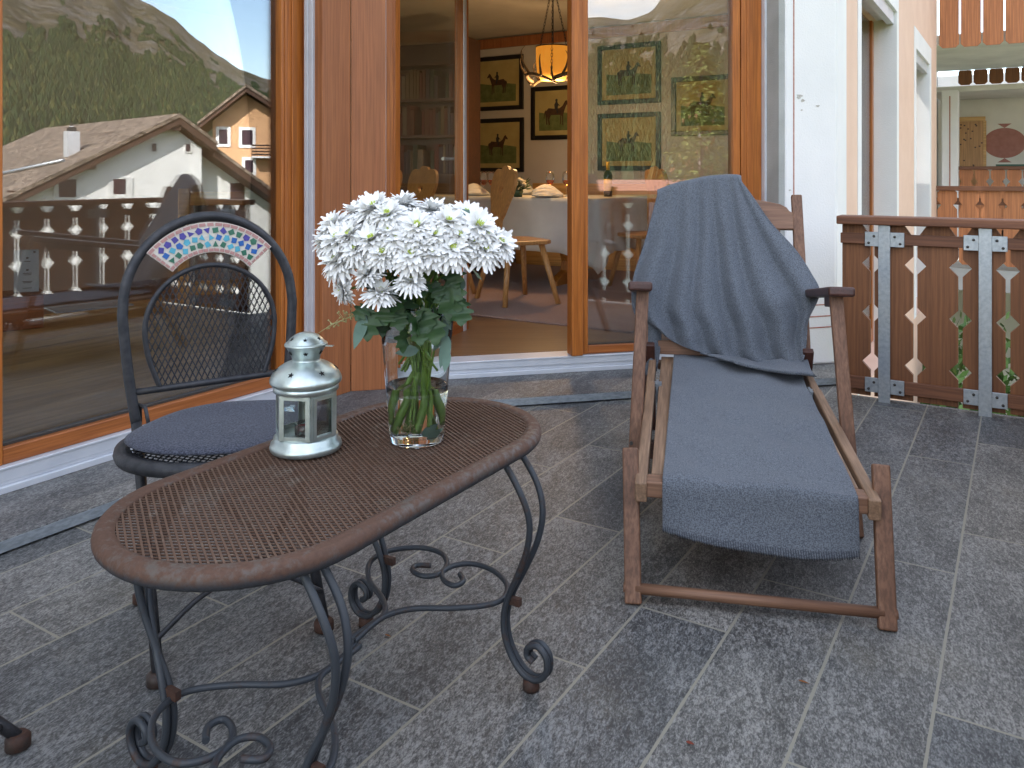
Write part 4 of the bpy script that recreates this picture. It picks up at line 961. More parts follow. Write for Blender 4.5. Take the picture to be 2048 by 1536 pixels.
# ---- glass vase with chrysanthemums
VB = onz(834, 880, TH+.002); VH = .285; r0, r1 = .0565, .0785
va = thing('glass_vase', 'tall clear glass vase half full of water on the rusty table', 'vase', VB)
rv = lambda z: r0+(r1-r0)*z/VH
b = MB(); b.lathe([(0, 0), (r0-.004, 0), (r0, .004), (rv(.1), .1), (rv(.2), .2), (rv(VH), VH), (rv(VH)-.0012, VH+.0012), (rv(VH)-.0028, VH), (rv(.2)-.0028, .2), (rv(.1)-.0028, .1), (rv(.02)-.003, .022), (r0-.008, .016), (0, .015)], 56)
b.build('glass', MT['glass'], va)
b = MB(); b.lathe([(0, .0152), (r0-.0078, .0162), (rv(.02)-.0026, .022), (rv(.1)-.0024, .1), (rv(.118)-.0024, .118), (rv(.118)-.006, .1165), (0, .1165)], 56); b.build('water', MT['water'], va)
WHITE = NT('white_petal'); WHITE.set(Base_Color=(.86, .86, .84), Roughness=.65); WHITE = WHITE.m
HEART = plain('petal_heart', (.62, .68, .14), (.42, .55, .06), 200, .7)
def petal(mb, m, l, w, up, curl, n=5):
    vs = []; fs = []
    for i in range(n+1):
        k = i/n; ww = w*(.35+.65*sin(pi*min(1, k*1.05+.12))**.7)*(1 if k < .95 else .8); x = l*k; z = up*l*k+curl*l*k*k
        for j, q in ((-1, .12), (0, 0), (1, .12)): vs.append(m @ Vector((x, ww*j*.5, z+abs(j)*q*ww)))
    for i in range(n): fs += [(3*i, 3*i+1, 3*i+4, 3*i+3), (3*i+1, 3*i+2, 3*i+5, 3*i+4)]
    mb.add(vs, fs, True)
def head_mesh(seed, R, openness):
    rn = random.Random(seed); p = MB(); h = MB()
    for ring, (cnt, l, up, curl, r_) in enumerate(((21, 1.0, -.10, -.22, .16), (20, .95, .10, -.22, .14), (19, .86, .34, -.24, .12), (17, .72, .66, -.22, .09), (14, .52, 1.15, -.1, .06))):
        if openness > .6 and ring == 4: cnt = 7
        for i in range(cnt):
            a = 2*pi*(i+.5*(ring % 2)+rn.uniform(-.22, .22))/cnt; k = rn.uniform(.86, 1.1)
            m = Matrix.Rotation(a, 4, 'Z') @ Matrix.Translation((R*r_, 0, R*.05*ring)) @ Matrix.Rotation(rn.uniform(-.35, .35), 4, 'X')
            petal(p, m, R*(l-r_)*k, R*.30*rn.uniform(.85, 1.15), up+rn.uniform(-.1, .12), curl+rn.uniform(-.14, .1))
    h.lathe([(R*.13*sin(pi*.5*i/5), R*(.20+.10*cos(pi*.5*i/5))) for i in range(6)][::-1], 14)
    for i in range(26):
        a, rr = rn.uniform(0, 6.28), R*.12*sqrt(rn.random()); h.tube([(rr*cos(a), rr*sin(a), R*.2), (rr*1.25*cos(a), rr*1.25*sin(a), R*.42)], [R*.022, R*.012], 4)
    bk = MB(); bk.lathe([(R*.05, -R*.16), (R*.17, -R*.10), (R*.24, -R*.02), (R*.2, R*.03)], 12)
    return p, h, bk
protos = []
for s, R, o in ((1, .047, .3), (2, .046, .5), (3, .047, .9), (4, .044, .4)):
    p, h, k = head_mesh(s, R, o); protos.append([x.build(n_, mt) for x, n_, mt in ((p, 'petals', WHITE), (h, 'flower_heart', HEART), (k, 'calyx', MT['green']))])
def lobed(mb, m, l, w, curl, seed):
    rn = random.Random(seed); half = [(0, .02), (.12, .10), (.22, .32), (.30, .22), (.40, .44), (.50, .52), (.55, .30), (.66, .40), (.76, .42), (.80, .22), (.92, .14), (1, 0)]
    sp = [(k, 0) for k, _ in half]; vs = []
    for j in (-1, 0, 1):
        for k, q in half: vs.append(m @ Vector((l*k, w*q*j*rn.uniform(.85, 1.15), -curl*l*k*k+.16*w*abs(j)*q+.05*w*sin(k*15+j))))
    n_ = len(half); fs = []
    for i in range(n_-1): fs += [(i, i+1, n_+i+1, n_+i), (n_+i, n_+i+1, 2*n_+i+1, 2*n_+i)]
    mb.add(vs, fs, True)
def oval_leaf(mb, m, l, w, curl):
    vs = []; N = 8
    for i in range(N+1):
        k = i/N; q = w*.5*sin(pi*k**.85)**.9*(1-.25*k)
        for j in (-1, 0, 1): vs.append(m @ Vector((l*k, q*j, -curl*l*k*k+.12*abs(j)*q)))
    fs = []
    for i in range(N): fs += [(3*i, 3*i+1, 3*i+4, 3*i+3), (3*i+1, 3*i+2, 3*i+5, 3*i+4)]
    mb.add(vs, fs, True)
def frame_to(p, d, up=Vector((0, 0, 1))):
    x = d.normalized(); y = up.cross(x)
    if y.length < 1e-3: y = Vector((0, 1, 0))
    y.normalize(); z = x.cross(y)
    return Matrix.Translation(p) @ Matrix((x, y, z)).transposed().to_4x4()
ZS = .3646
heads = [(845, 95), (690, 112), (470, 200), (668, 168), (805, 185), (1000, 128), (915, 210), (1085, 185), (1245, 212), (1355, 303), (500, 282), (430, 285), (675, 280), (815, 285), (888, 360), (1105, 330), (500, 392), (650, 472), (525, 550), (715, 578), (880, 512), (1275, 335), (1010, 255), (590, 205), (770, 235), (940, 150), (1180, 150), (600, 130), (560, 262), (760, 152), (872, 262), (960, 300), (1140, 262), (1210, 292), (590, 330), (735, 352), (1000, 352), (450, 240), (1290, 260)]
spec = {0: 'topmost white chrysanthemum of the bouquet', 18: 'white chrysanthemum drooping at the far left below the others', 19: 'lowest white chrysanthemum, seen side-on just above the vase rim', 9: 'rightmost white chrysanthemum of the bouquet', 14: 'open white chrysanthemum with yellow green heart at the front middle', 15: 'open white chrysanthemum with large green heart at the front right',
        16: 'large white chrysanthemum at the lower left of the bouquet', 8: 'large white chrysanthemum at the upper right with green heart', 20: 'half hidden white chrysanthemum under the front middle bloom', 17: 'small white chrysanthemum turned sideways left of the stems', 2: 'white chrysanthemum at the upper left edge of the bouquet'}
BC = Vector((VB.x, VB.y, TH+VH+.06)); exits = []
for i, (zx, zy) in enumerate(heads):
    u, v = 500+zx*ZS, 380+zy*ZS
    dx, dz = (u-838)/F*VB.y, (HZ-v)/F*VB.y+CH-BC.z
    kx, kz = dx/.215, dz/(.20 if dz > 0 else .16); rr = kx*kx+kz*kz
    dep = -.150*sqrt(max(.02, 1-rr*.97)) if i not in (0, 25, 5, 27) else .02
    if i in (3, 4, 23, 26): dep *= .35
    Y = VB.y+dep; P = at(u, v, Y)
    nrm = (P-BC+Vector((0, 0, .05))).normalized(); nrm = (nrm*.9+Vector((.0, -.30, .28))).normalized()
    if i == 19: nrm = Vector((-.25, -.45, -.35)).normalized()*-1; nrm = Vector((.12, -.28, .95)).normalized()
    if i in (18,): nrm = Vector((-.7, -.35, -.15)).normalized()
    if i == 17: nrm = Vector((-.5, -.3, .75)).normalized()
    if i == 20: nrm = Vector((.1, -.4, .9)).normalized()
    a = 2*pi*i*.382; neck = Vector((VB.x+.045*cos(a)*(.6+.4*(i % 3)/2)+dx*.12, VB.y+.035*sin(a), TH+VH)); base = Vector((VB.x-(neck.x-VB.x)*.75, VB.y-(neck.y-VB.y)*.7, TH+(.03 if i % 4 == 0 else .135)+.012*(i % 4)))
    back = P-nrm*.012
    t = thing('chrysanthemum', spec.get(i, 'white chrysanthemum in the crowded middle of the bouquet'), 'flower', base, 0, 'white chrysanthemums in the vase')
    q = frame_to(P, nrm); ob = protos[[0, 1, 2, 3][i % 4] if i not in (14, 15, 8) else 2]
    sc = RN.uniform(1.0, 1.1) if i in (14, 15, 16, 8, 1, 10) else (.74 if i in (17, 20, 18, 24) else RN.uniform(.82, 1.0))
    M_ = Matrix.Translation(-base) @ q @ Matrix.Rotation(pi/2, 4, 'Y') @ Matrix.Rotation(i*1.7, 4, 'Z') @ Matrix.Diagonal((sc, sc, sc, 1))
    for o in ob:
        c = o.copy(); COL.objects.link(c); c.parent = t; c.matrix_basis = M_
    thick = .0042 if i % 5 == 0 else .0026
    b = MB(); pts = catmull([base, base.lerp(neck, .5)+Vector((0, 0, .0)), neck, neck.lerp(back, .55)+Vector((0, 0, .02)), back-nrm*.012, back], 5); b.tube([p-base for p in pts], thick, 7); b.build('stem', MT['stem'], t)
    if i % 4 == 0:
        b = MB(); p0 = neck.lerp(back, .55)-base
        for j in range(3):
            d = Vector((cos(a+j*2.2), sin(a+j*2.2)-.4, -.2-.5*j)).normalized(); lobed(b, frame_to(p0-Vector((0, 0, .03*j)), d), .050, .042, .45, i*3+j)
        builds(b, 'leaf', MT['green'], t)
for pr in protos:
    for o in pr: bpy.data.objects.remove(o)
# thick chrysanthemum stalks standing in the water
for i, (pts, lab) in enumerate((([(795, 872), (818, 800), (842, 735), (862, 640)], 'thick green stalk leaning left in the water of the vase'), ([(781, 845), (800, 795), (838, 730)], 'thick green stalk against the left side of the vase glass'), ([(832, 862), (846, 800), (850, 700), (856, 620)], 'thick upright green stalk in the middle of the vase'), ([(855, 850), (856, 800), (860, 690)], 'thinner upright green stalk right of the middle one in the vase'), ([(888, 842), (868, 815), (857, 780), (852, 700)], 'thick green stalk bending right in the water of the vase'))):
    dY = (-.018, -.01, -.028, -.022, .004)[i]; P = [at(u, v, VB.y+dY+.01*j) for j, (u, v) in enumerate(pts)]; c = Vector((VB.x, VB.y, 0))
    for p in P:
        d = Vector((p.x-c.x, p.y-c.y)); lim = rv(p.z-VB.z)-.015
        if d.length > lim: d = d.normalized()*lim; p.x = c.x+d.x; p.y = c.y+d.y
        p.z = max(p.z, TH+.026)
    t = thing('stalk', lab, 'stalk', P[0]); b = MB(); n_ = catmull([p-P[0] for p in P], 5); b.tube(n_, [(.0078 if i != 3 else .0050)*(1-.25*j/len(n_)) for j in range(len(n_))], 9); b.build('stem', MT['stem'], t)
# greenery round the neck
for i, (pts, lab, leaves) in enumerate((
    ([(850, 800), (868, 700), (880, 610), (905, 560)], 'dark green leafy sprig hanging over the right side of the vase', [((905, 530), (912, 575), 1.15), ((893, 560), (900, 640), 1.3), ((921, 600), (922, 650), 1.15), ((880, 590), (930, 585), .9), ((940, 510), (975, 520), .9), ((900, 500), (960, 495), 1.0)]),
    ([(835, 800), (815, 690), (770, 610)], 'dark green leafy sprig hanging over the left side of the vase', [((745, 612), (732, 680), 1.25), ((775, 610), (768, 650), 1.15), ((795, 610), (800, 660), 1.0), ((735, 605), (712, 640), .8)]),
    ([(842, 800), (848, 700), (852, 640)], 'green leafy sprig in front of the stems in the vase mouth', [((845, 610), (855, 665), 1.2), ((860, 620), (872, 690), 1.25), ((838, 640), (840, 690), .9), ((870, 560), (878, 600), .8), ((820, 560), (800, 590), .8)]))):
    P = [at(u, v, VB.y-.02-.016*j) for j, (u, v) in enumerate(pts)]; t = thing('leaf_sprig', lab, 'leaves', P[0]); b = MB(); b.tube(catmull([p-P[0] for p in P], 5), .0022, 6); b.build('stem', MT['stem'], t)
    for j, (p0, p1, s) in enumerate(leaves):
        a, c = at(*p0, VB.y-.085), at(*p1, VB.y-.10); b = MB(); lobed(b, frame_to(a-P[0], c-a, Vector((.1*j-.2, -1, .25))), (c-a).length*1.05, .044*s, .14, 40+i*9+j); b.build('leaf', MT['green'], t)
for i, (pts, lab, leaves) in enumerate((
    ([(850, 790), (868, 700), (885, 640)], 'blue green eucalyptus sprig inside the right of the vase', [((838, 700), (790, 706), .024), ((895, 650), (866, 703), .026), ((897, 672), (880, 738), .026), ((896, 700), (889, 745), .02), ((882, 620), (902, 660), .026), ((928, 558), (908, 585), .026)]),
    ([(820, 700), (770, 640), (725, 620)], 'pale eucalyptus leaf hanging outside the vase at the left', [((731, 628), (707, 700), .027),]),
    ([(840, 560), (900, 470), (935, 428)], 'eucalyptus leaf sticking out at the top right of the bouquet', [((950, 440), (925, 418), .022), ((992, 520), (1002, 470), .018)]),
    ([(838, 800), (832, 845), (850, 868)], 'eucalyptus leaf lying in the water at the bottom of the vase', [((850, 872), (885, 858), .020), ((842, 866), (872, 846), .022)]))):
    P = [at(u, v, VB.y-.015-.02*j) for j, (u, v) in enumerate(pts)]
    if i == 3: P = [VB+Vector((.0, .0, .10)), VB+Vector((-.01, -.01, .05)), VB+Vector((.01, -.02, .03))]
    t = thing('eucalyptus_sprig', lab, 'leaves', P[0]); b = MB(); b.tube(catmull([p-P[0] for p in P], 5), .0016, 6); b.build('stem', MT['stem'], t)
    for j, (p0, p1, w) in enumerate(leaves):
        dy = -.045 if i == 0 else (-.09 if i < 3 else -.022); a, c = at(*p0, VB.y+dy), at(*p1, VB.y+dy-.008); b = MB(); oval_leaf(b, frame_to(a-P[0], c-a, Vector((.15, -1, .3))), (c-a).length, w, .08); b.build('leaf', MT['euc'], t)
for lab, c0, tip, n_, end in (('sprig of pale eucalyptus buds reaching out towards the lantern', (735, 618), (662, 650), 30, (634, 668)), ('small cluster of pale eucalyptus buds in the water at the vase bottom', (842, 850), (800, 862), 22, None)):
    dy = -.07 if end else -.026; P0 = at(*c0, VB.y+dy); P1 = at(*tip, VB.y+dy-.01); t = thing('bud_sprig', lab, 'buds', P0); b = MB(); sd_ = MB()
    if end: b.tube([(0, 0, 0), P1-P0, at(*end, VB.y+dy)-P0], [.0011, .0009, .0006], 5)
    for i in range(n_):
        k = .3+.7*i/n_; c = (P1-P0)*k; d = Vector((RN.gauss(0, 1), RN.gauss(0, .7), RN.gauss(.3, 1))).normalized()*RN.uniform(.010, .020); b.tube([c, c+d], .00055, 4); sd_.ball(c+d, .0019, 5)
    b.build('stem', MT['seed'], t); sd_.build('buds', MT['seed'], t)

# ---- wooden lounger: local x across, y away from the camera
LA_ = atan2(-.2, .98); LO = Vector((.597, 2.005, 0)); lg = thing('lounger', 'weathered reddish teak folding lounger with arms, partly covered by grey blankets', 'lounger', LO, LA_)
Lm = lg.matrix_basis.copy(); Li = Lm.inverted()
def TE(name, p, q, w, h, mat='teaky', up=(0, 0, 1), bev=.005, par=None):
    b = MB(); b.beam(p, q, w, h, up); return b.build(name, MT[mat], par or lg, bevel=bev, seg=3)
zs = lambda y: .283+.045*(y-.05)/1.2
for s in (-1, 1):
    x = s*.285
    TE('seat_rail', (x*.985, .035, .262), (x, .93, .300), .030, .052); TE('seat_rail', (x+s*.004, .9, .285), (x+s*.004, 1.36, .315), .028, .05)
    xl = s*.318; TE('front_leg', (s*.297, -.012, .0), (s*.312, .125, .345), .026, .042, 'teak', (1, 0, 0))
    TE('rear_leg', (s*.330, .50, 0), (s*.303, .675, .690), .026, .040, 'teak', (1, 0, 0))
    TE('brace', (s*.326, .555, .205), (s*.316, 1.30, .250), .022, .055, 'teakarm')
    TE('back_leg', (s*.300, 1.42, 0), (s*.300, 1.22, .40), .026, .04, 'teakarm', (1, 0, 0))
    TE('arm', (s*.308, .600, .712), (s*.345, 1.44, .585), .078, .030, 'teakarm', bev=.008); TE('arm_block', (s*.300, .66, .678), (s*.318, .90, .640), .026, .045, 'teakarm')
    TE('back_post', (s*.297, 1.255, .300), (s*.292, 1.490 if s > 0 else 1.478, .985 if s > 0 else .950), .028, .042, 'teak', (1, 0, 0))
    b = MB(); b.box(s*.265-.018, s*.265+.018, .90, .94, .312, .322); b.box(s*.262-.004, s*.262+.004, .885, .955, .255, .325); bk_ = b.build('hinge_bracket', MT['galv'], lg)
    b = MB(); b.lathe([(0, -.002), (.006, 0), (.006, .004)], 10); b.v = [Vector((s*.316+p.x, .117-p.z-.02, .275+p.y)) for p in b.v]; b.build('screw', MT['screw'], lg)
    b = MB()
    for z in (.226, .185): b.lathe([(0, -.002), (.006, 0), (.006, .004)], 10); kk = len(b.v)-30; b.v[kk:] = [Vector((s*.333+p.x, .528-p.z, z+p.y)) for p in b.v[kk:]]
    builds(b, 'screw', MT['screw'], lg)
b = MB(); b.tube([(-.292, .0, .034), (-.1, .0, .034), (.292, .0, .034)], .0135, 12); b.build('foot_bar', MT['teakx'], lg)
for s in (-1, 1):
    b = MB(); b.tube([(s*.313, 0, .034), (s*.322, 0, .034)], .012, 12); b.build('bar_end', MT['teak'], lg)
TE('front_rail', (-.268, .072, .268), (.268, .072, .268), .058, .042, 'teakx'); TE('cross_rail', (-.268, .93, .297), (.268, .93, .297), .05, .03, 'teakx'); TE('cross_rail', (-.27, 1.30, .300), (.27, 1.30, .300), .05, .03, 'teakx'); TE('rear_bar', (-.30, .56, .20), (.30, .56, .20), .03, .055, 'teakarm')
for i in range(6):
    x = -.225+i*.09; TE('seat_slat', (x, .102, .283), (x, 1.32, .322), .062, .014, 'teaky', bev=.003)
pb = lambda x, w, off=0: Vector((x, 1.255+.235*w/.722-off*.946, .300+.685*w/.722-off*.325))      # backrest plane, w up along the posts
for i in range(5):
    x = -.20+i*.10; TE('back_slat', pb(x, .10), pb(x, .60), .045, .014, 'teak', (0, 1, 0), .003)
TE('back_rail', pb(-.283, .08), pb(.283, .08), .024, .055, 'teakx')
bx_ = [(-.283, .575), (.283, .575), (.283, .645), (.262, .652), (.250, .670), (.225, .684)]+[(.225-.45*k/12, .684+.030*sin(pi*k/12)) for k in range(1, 12)]+[(-.225, .684), (-.250, .670), (-.262, .652), (-.283, .645)]
e1 = (pb(0, 1)-pb(0, 0)).normalized(); e2 = e1.cross(Vector((1, 0, 0))); m = Matrix(((1, e1.x, e2.x, 0), (0, e1.y, e2.y, 1.255), (0, e1.z, e2.z, .300), (0, 0, 0, 1)))
b = MB(); b.prism(bx_, -.012, .012, m); b.build('top_rail', MT['teakx'], lg, bevel=.005)
# ---- blanket over the backrest, hanging in diagonal folds
def onback(u, v, off=0.0):
    o = Li @ Vector((0, 0, CH)); d = (Li.to_3x3() @ Vector(((u-1024)/F, 1, (HZ-v)/F)))
    n_ = Vector((0, -.946, .325)); p0 = pb(0, 0, off)
    return o+d*((p0-o).dot(n_)/d.dot(n_))
ctrl = [
 [(1314, 390), (1348, 377), (1383, 369), (1410, 363), (1438, 360), (1464, 359), (1478, 360), (1483, 362)],
 [(1301, 440), (1342, 430), (1383, 425), (1415, 420), (1447, 415), (1477, 410), (1500, 405), (1512, 402)],
 [(1287, 490), (1334, 490), (1380, 488), (1418, 482), (1455, 475), (1490, 468), (1525, 455), (1545, 448)],
 [(1267, 552), (1316, 555), (1372, 555), (1418, 550), (1464, 540), (1510, 530), (1552, 512), (1590, 497)],
 [(1263, 600), (1306, 612), (1365, 618), (1420, 612), (1477, 604), (1532, 592), (1583, 565), (1622, 545)],
 [(1272, 632), (1320, 648), (1380, 660), (1438, 660), (1495, 655), (1555, 645), (1606, 618), (1640, 586)],
 [(1302, 645), (1334, 670), (1388, 690), (1447, 700), (1505, 702), (1560, 697), (1600, 672), (1618, 635)],
 [(1318, 650), (1338, 678), (1395, 703), (1458, 714), (1520, 724), (1575, 735), (1606, 722), (1612, 680)]]
def spl(rows, nr, nc):
    cols = [catmull([(p[0], p[1], 0) for p in r], nc) for r in rows]
    return list(zip(*[catmull(c, nr) for c in zip(*cols)]))
NR, NC = 10, 12
G = spl(ctrl, NR, NC); rows = []
def fold(q, w):
    f = 0
    for c, a, s in ((.115, 1.0, .050), (.27, 1.1, .055), (.42, 1.0, .055), (.57, 1.25, .06), (.74, 1.3, .065), (.88, .8, .05)):
        c += .015*sin(w*5+c*20); d = (q-c)/s; f += a*(exp(-d*d)-.55*exp(-((q-c+s*1.45)/(s*.62))**2))
    return f
n1, n2 = len(G), len(G[0])
for i, r in enumerate(G):
    w = i/(n1-1); row = []
    for j, p in enumerate(r):
        q = j/(n2-1); amp = .004+.040*min(1, w*1.6)*(1-.35*max(0, w-.8)/.2)
        off = .026+amp*fold(q, w)+.012*sin(pi*w)+.012*noise.noise(Vector((q*3.2, w*3, 1)))+.005*noise.noise(Vector((q*11, w*7, 4)))+.02*max(0, w-.55)
        if q < .12: off -= .03*(1-q/.12)*w
        if w > .9 and q > .5: off += .03*(w-.9)/.1*(q-.5)*2
        row.append(onback(p.x, p.y, max(off, .024) if q > .12 else off))
    rows.append(row)
top = rows[0]
over = []
for k in range(1, 9):
    a = pi*k/8*.95; over.append([p+Vector((0, .036-.036*cos(a), .020*sin(a))) if k < 7 else p+Vector((0, .072+.016*(k-7), -.05*(k-6))) for p in top])
over += [[p+Vector((0, .085, -.12-.10*k)) for p in top] for k in range(4)]
b = MB(); b.grid(over[::-1]+rows)
db = b.build('blanket', MT['fleece'], None, loc=LO, rot=LA_, solid=.006, sub=1)
tag(db, 'blue grey fleece blanket draped in diagonal folds over the lounger backrest', 'blanket')
# tail on the seat and the part hanging behind the left arm belong to the same blanket
tail = [[(1400, 705), (1470, 716), (1530, 722), (1580, 715), (1610, 700)], [(1420, 712), (1490, 728), (1550, 738), (1598, 738), (1622, 740)], [(1440, 716), (1500, 733), (1556, 744), (1606, 748), (1632, 752)]]
g2 = spl(tail, 5, 6); rr = []
for i, r in enumerate(g2): k = i/(len(g2)-1); rr.append([onback(p.x, p.y, .058+.008*sin(j*.55)).lerp(Li @ onz(p.x, p.y, .362+.006*sin(j*.5)), min(1, k*1.3)) for j, p in enumerate(r)])
b = MB(); b.grid(rr); b.build('blanket_corner', MT['fleece'], db, solid=.010)
side = [[(1272, 600), (1294, 610), (1330, 640)], [(1276, 650), (1300, 655), (1324, 665)], [(1282, 700), (1300, 700), (1320, 695)], [(1285, 752), (1296, 755), (1312, 742)]]
g3 = spl(side, 6, 6); rr = [[onback(p.x, p.y, .022+.012*sin(j*.9+i*.1)) for j, p in enumerate(r)] for i, r in enumerate(g3)]
b = MB(); b.grid(rr); b.build('blanket_side', MT['fleece'], db, solid=.008)
# ---- second blanket laid along the seat
rows = []; S_ = 46; Cn = 40
for i in range(S_+22):
    row = []
    for j in range(Cn+1):
        q = j/Cn; xl, xr = -.205, .262
        if i <= S_:
            k = i/S_; y = 1.36-(1.36-.052)*k; x = (xl-.022*k)+(xr-xl+.022*k-.018*k)*q
            z = zs(y)+.013+.009*noise.noise(Vector((x*7, y*4, 0)))+.006*noise.noise(Vector((x*16, y*9+x*8, 5)))+.0025*sin(y*20+q*4); y += .02*(q-.5)*(1-k)
            if i == S_: yl, zl = y, z
        else:
            k = (i-S_)/21; x = (xl-.022)+(xr-xl+.004)*q; dr = (.116+.014*sin(pi*q**1.3)+.022*q)
            a = min(1, k*6)*pi/2; y = yl-.012*sin(a)-.012*k*(1+.6*sin(q*9))-.03*k*k*sin(pi*q); z = zs(.052)+.012-.010*(1-cos(a))-dr*max(0, k-.02)+.002*noise.noise(Vector((x*8, k*3, 3)))
            z += .0022*sin(j*2.6)*(k > .97)
        row.append(Vector((x, y, z)))
    rows.append(row)
b = MB(); b.grid(rows); rb_ = tag(b.build('blanket', MT['fleece'], None, loc=LO, rot=LA_, solid=.006, sub=1), 'blue grey fleece blanket laid flat along the lounger seat and hanging over its front', 'blanket')
def stitch(line, out, par):                           # overlocked edge of a blanket
    b = MB(); n_ = len(line)
    for i in range(0, n_-1):
        for f_ in (.15, .65):
            p = line[i].lerp(line[i+1], f_); q = out[i].lerp(out[i+1], f_); d = (p-q).normalized(); t_ = (line[i+1]-line[i]).normalized()
            b.tube([q+Vector((0, -.004, 0))+d*.002, p+Vector((0, -.0045, 0))+t_*.002+d*.0005, p+t_*.004+d*.002], .0011, 4)
    b.build('stitching', STI, par)
STI = plain('stitch_yarn', (.03, .034, .045), (.05, .055, .07), 60, .9)
stitch(rows[-1], rows[-4], rb_)
# ---- a few bits on the slabs
DRY = plain('dry_leaf', (.30, .12, .035), (.20, .07, .02), 60, .8)
for u, v, lab, l, w, mt in ((1597, 1364, 'dry orange brown leaf scrap on the slab right of the middle', .022, .006, DRY), (1372, 1487, 'tiny red brown leaf scrap at the lower edge of the floor', .016, .009, plain('red_leaf', (.22, .045, .022), None, 60, .8)), (770, 1272, 'small dry brown leaf under the table stretcher', .016, .005, DRY)):
    p = onz(u, v, .0005); b = MB(); oval_leaf(b, Matrix.Translation((0, 0, .004)) @ Matrix.Rotation(-.4, 4, 'Z'), l, w, .1); tag(b.build('dry_leaf', mt, None, loc=p, solid=.0008), lab, 'leaf')
# ================================================================== WHAT THE GLASS REFLECTS: houses, spruce, mountains
AZ = [(-110, .16), (-75, .175), (-60, .188), (-57.5, .193), (-55.5, .188), (-54, .195), (-52.5, .225), (-50, .26), (-46, .30), (-40, .33), (-28, .34), (-16, .335), (-8, .305), (-3, .262), (0, .228), (2.2, .194), (3.9, .178), (5.5, .152), (6.8, .135), (8.1, .121), (9.8, .110), (14, .098), (25, .09), (60, .09)]
def elev(a):
    for (a0, e0), (a1, e1) in zip(AZ, AZ[1:]):
        if a <= a1: k = (a-a0)/(a1-a0); k = k*k*(3-2*k)*.5+k*.5; return e0+(e1-e0)*k
    return AZ[-1][1]
RB, RT = 210.0, 2200.0
def ground_z(a, s):
    r = RB+(RT-RB)*s; e = elev(a); zr = e*RT
    x, y = r*cos(radians(a)), r*sin(radians(a))
    q = Vector((x/480, y/480, 3)); nn = noise.fractal(q, 1.0, 2.1, 6)*72*s*(1.15-s)+noise.fractal(q*4.2, 1.0, 2.1, 5)*26*s*(1.12-s)
    rg = abs(noise.noise(Vector((a*.35, s*1.1, 7))))*80*s*(1.05-s)
    return GZ-1.5+(zr-GZ)*s**1.22+nn-rg, r
ROCK = NT('mountain_slope'); v = ROCK.coord((.006, .006, .007)); sp = ROCK.n('SeparateXYZ'); c_ = ROCK.n('TexCoord'); ROCK.l(c_.outputs['Object'], sp.inputs[0])
f1 = ROCK.noise(v, 2.2, 12, .68, .4); f2 = ROCK.noise(v, 14, 8, .7)
alp = ROCK.ramp(f1, [(.38, (.16, .14, .07)), (.48, (.24, .20, .11)), (.56, (.30, .26, .21)), (.66, (.40, .38, .35))])
f3 = ROCK.noise(v, 5.5, 10, .75, .8)
alp = ROCK.mix(ROCK.ramp(f3, [(.50, (0, 0, 0)), (.60, (1, 1, 1))]), alp, (.36, .34, .32)); alp = ROCK.mix(ROCK.ramp(f2, [(.46, (0, 0, 0)), (.60, (.8, .8, .8))]), alp, (.13, .125, .075)); alp = ROCK.mix(ROCK.ramp(ROCK.noise(v, 40, 4, .7), [(.5, (0, 0, 0)), (.62, (.5, .5, .5))]), alp, (.13, .12, .10)); ROCK.set(Base_Color=alp, Roughness=1.0, Specular_IOR_Level=.1); ROCK.bump(f3, 1.0, 30); ROCK = ROCK.m
b = MB(); NA, NS = 340, 90; rows = []
for j in range(NS+8):
    s = j/NS; row = []
    for i in range(NA+1):
        a = -100+150*i/NA
        if s <= 1: z, r = ground_z(a, s)
        else: z, r = ground_z(a, 1); r += (s-1)*2500; z -= (s-1)*900
        row.append(Vector((r*cos(radians(a)), r*sin(radians(a)), z)))
    rows.append(row)
b.grid(rows); mt_ = struct('mountain', b, ROCK)
# larch and spruce wood covering the lower slopes: reads as one mass
FOR = []
for c0, c1 in (((.020, .038, .014), (.034, .056, .020)), ((.012, .024, .011), (.022, .036, .015)), ((.050, .060, .020), (.075, .080, .028))): FOR.append(plain('forest_green', c0, c1, .12, 1.0))
tl_ = lambda a: min(.82*elev(a), .150)
b = MB(); mats = []
rn = random.Random(3)
for k in range(110000):
    if k % 2: a = rn.uniform(-9, 13)
    else: a = rn.uniform(-64, -43)
    s = rn.uniform(.0, 1)**1.5*.92; z, r = ground_z(a, s); e = (z-CH)/r; lim = tl_(a)*(1+.22*noise.noise(Vector((a*.7, s*6, 1)))+.16*noise.noise(Vector((a*2.5, s*20, 4))))
    if e > lim or e < -.02: continue
    if noise.noise(Vector((a*1.3, s*16, 9))) > .33+.6*(lim-e)/.1: continue
    h = rn.uniform(5, 10)*(.55+.45*min(1, (lim-e)/.05)); w = h*rn.uniform(.30, .46); x, y = r*cos(radians(a)), r*sin(radians(a)); ph = rn.uniform(0, 1)
    o = len(b.v); b.v += [Vector((x, y, z+h))]+[Vector((x+w*cos(ph+2*pi*i/5)*rn.uniform(.7, 1.2), y+w*sin(ph+2*pi*i/5)*rn.uniform(.7, 1.2), z+h*rn.uniform(.02, .2))) for i in range(5)]
    m_i = (0 if rn.random() < .55 else (1 if rn.random() < .6 else 2))
    for i in range(5): b.f.append([o, o+1+i, o+1+(i+1) % 5]); b.sm.append(False); mats.append(m_i)
fo = b.build('forest', FOR[0]); fo.data.materials.append(FOR[1]); fo.data.materials.append(FOR[2]); fo.data.polygons.foreach_set('material_index', mats); tag(fo, kind='stuff')

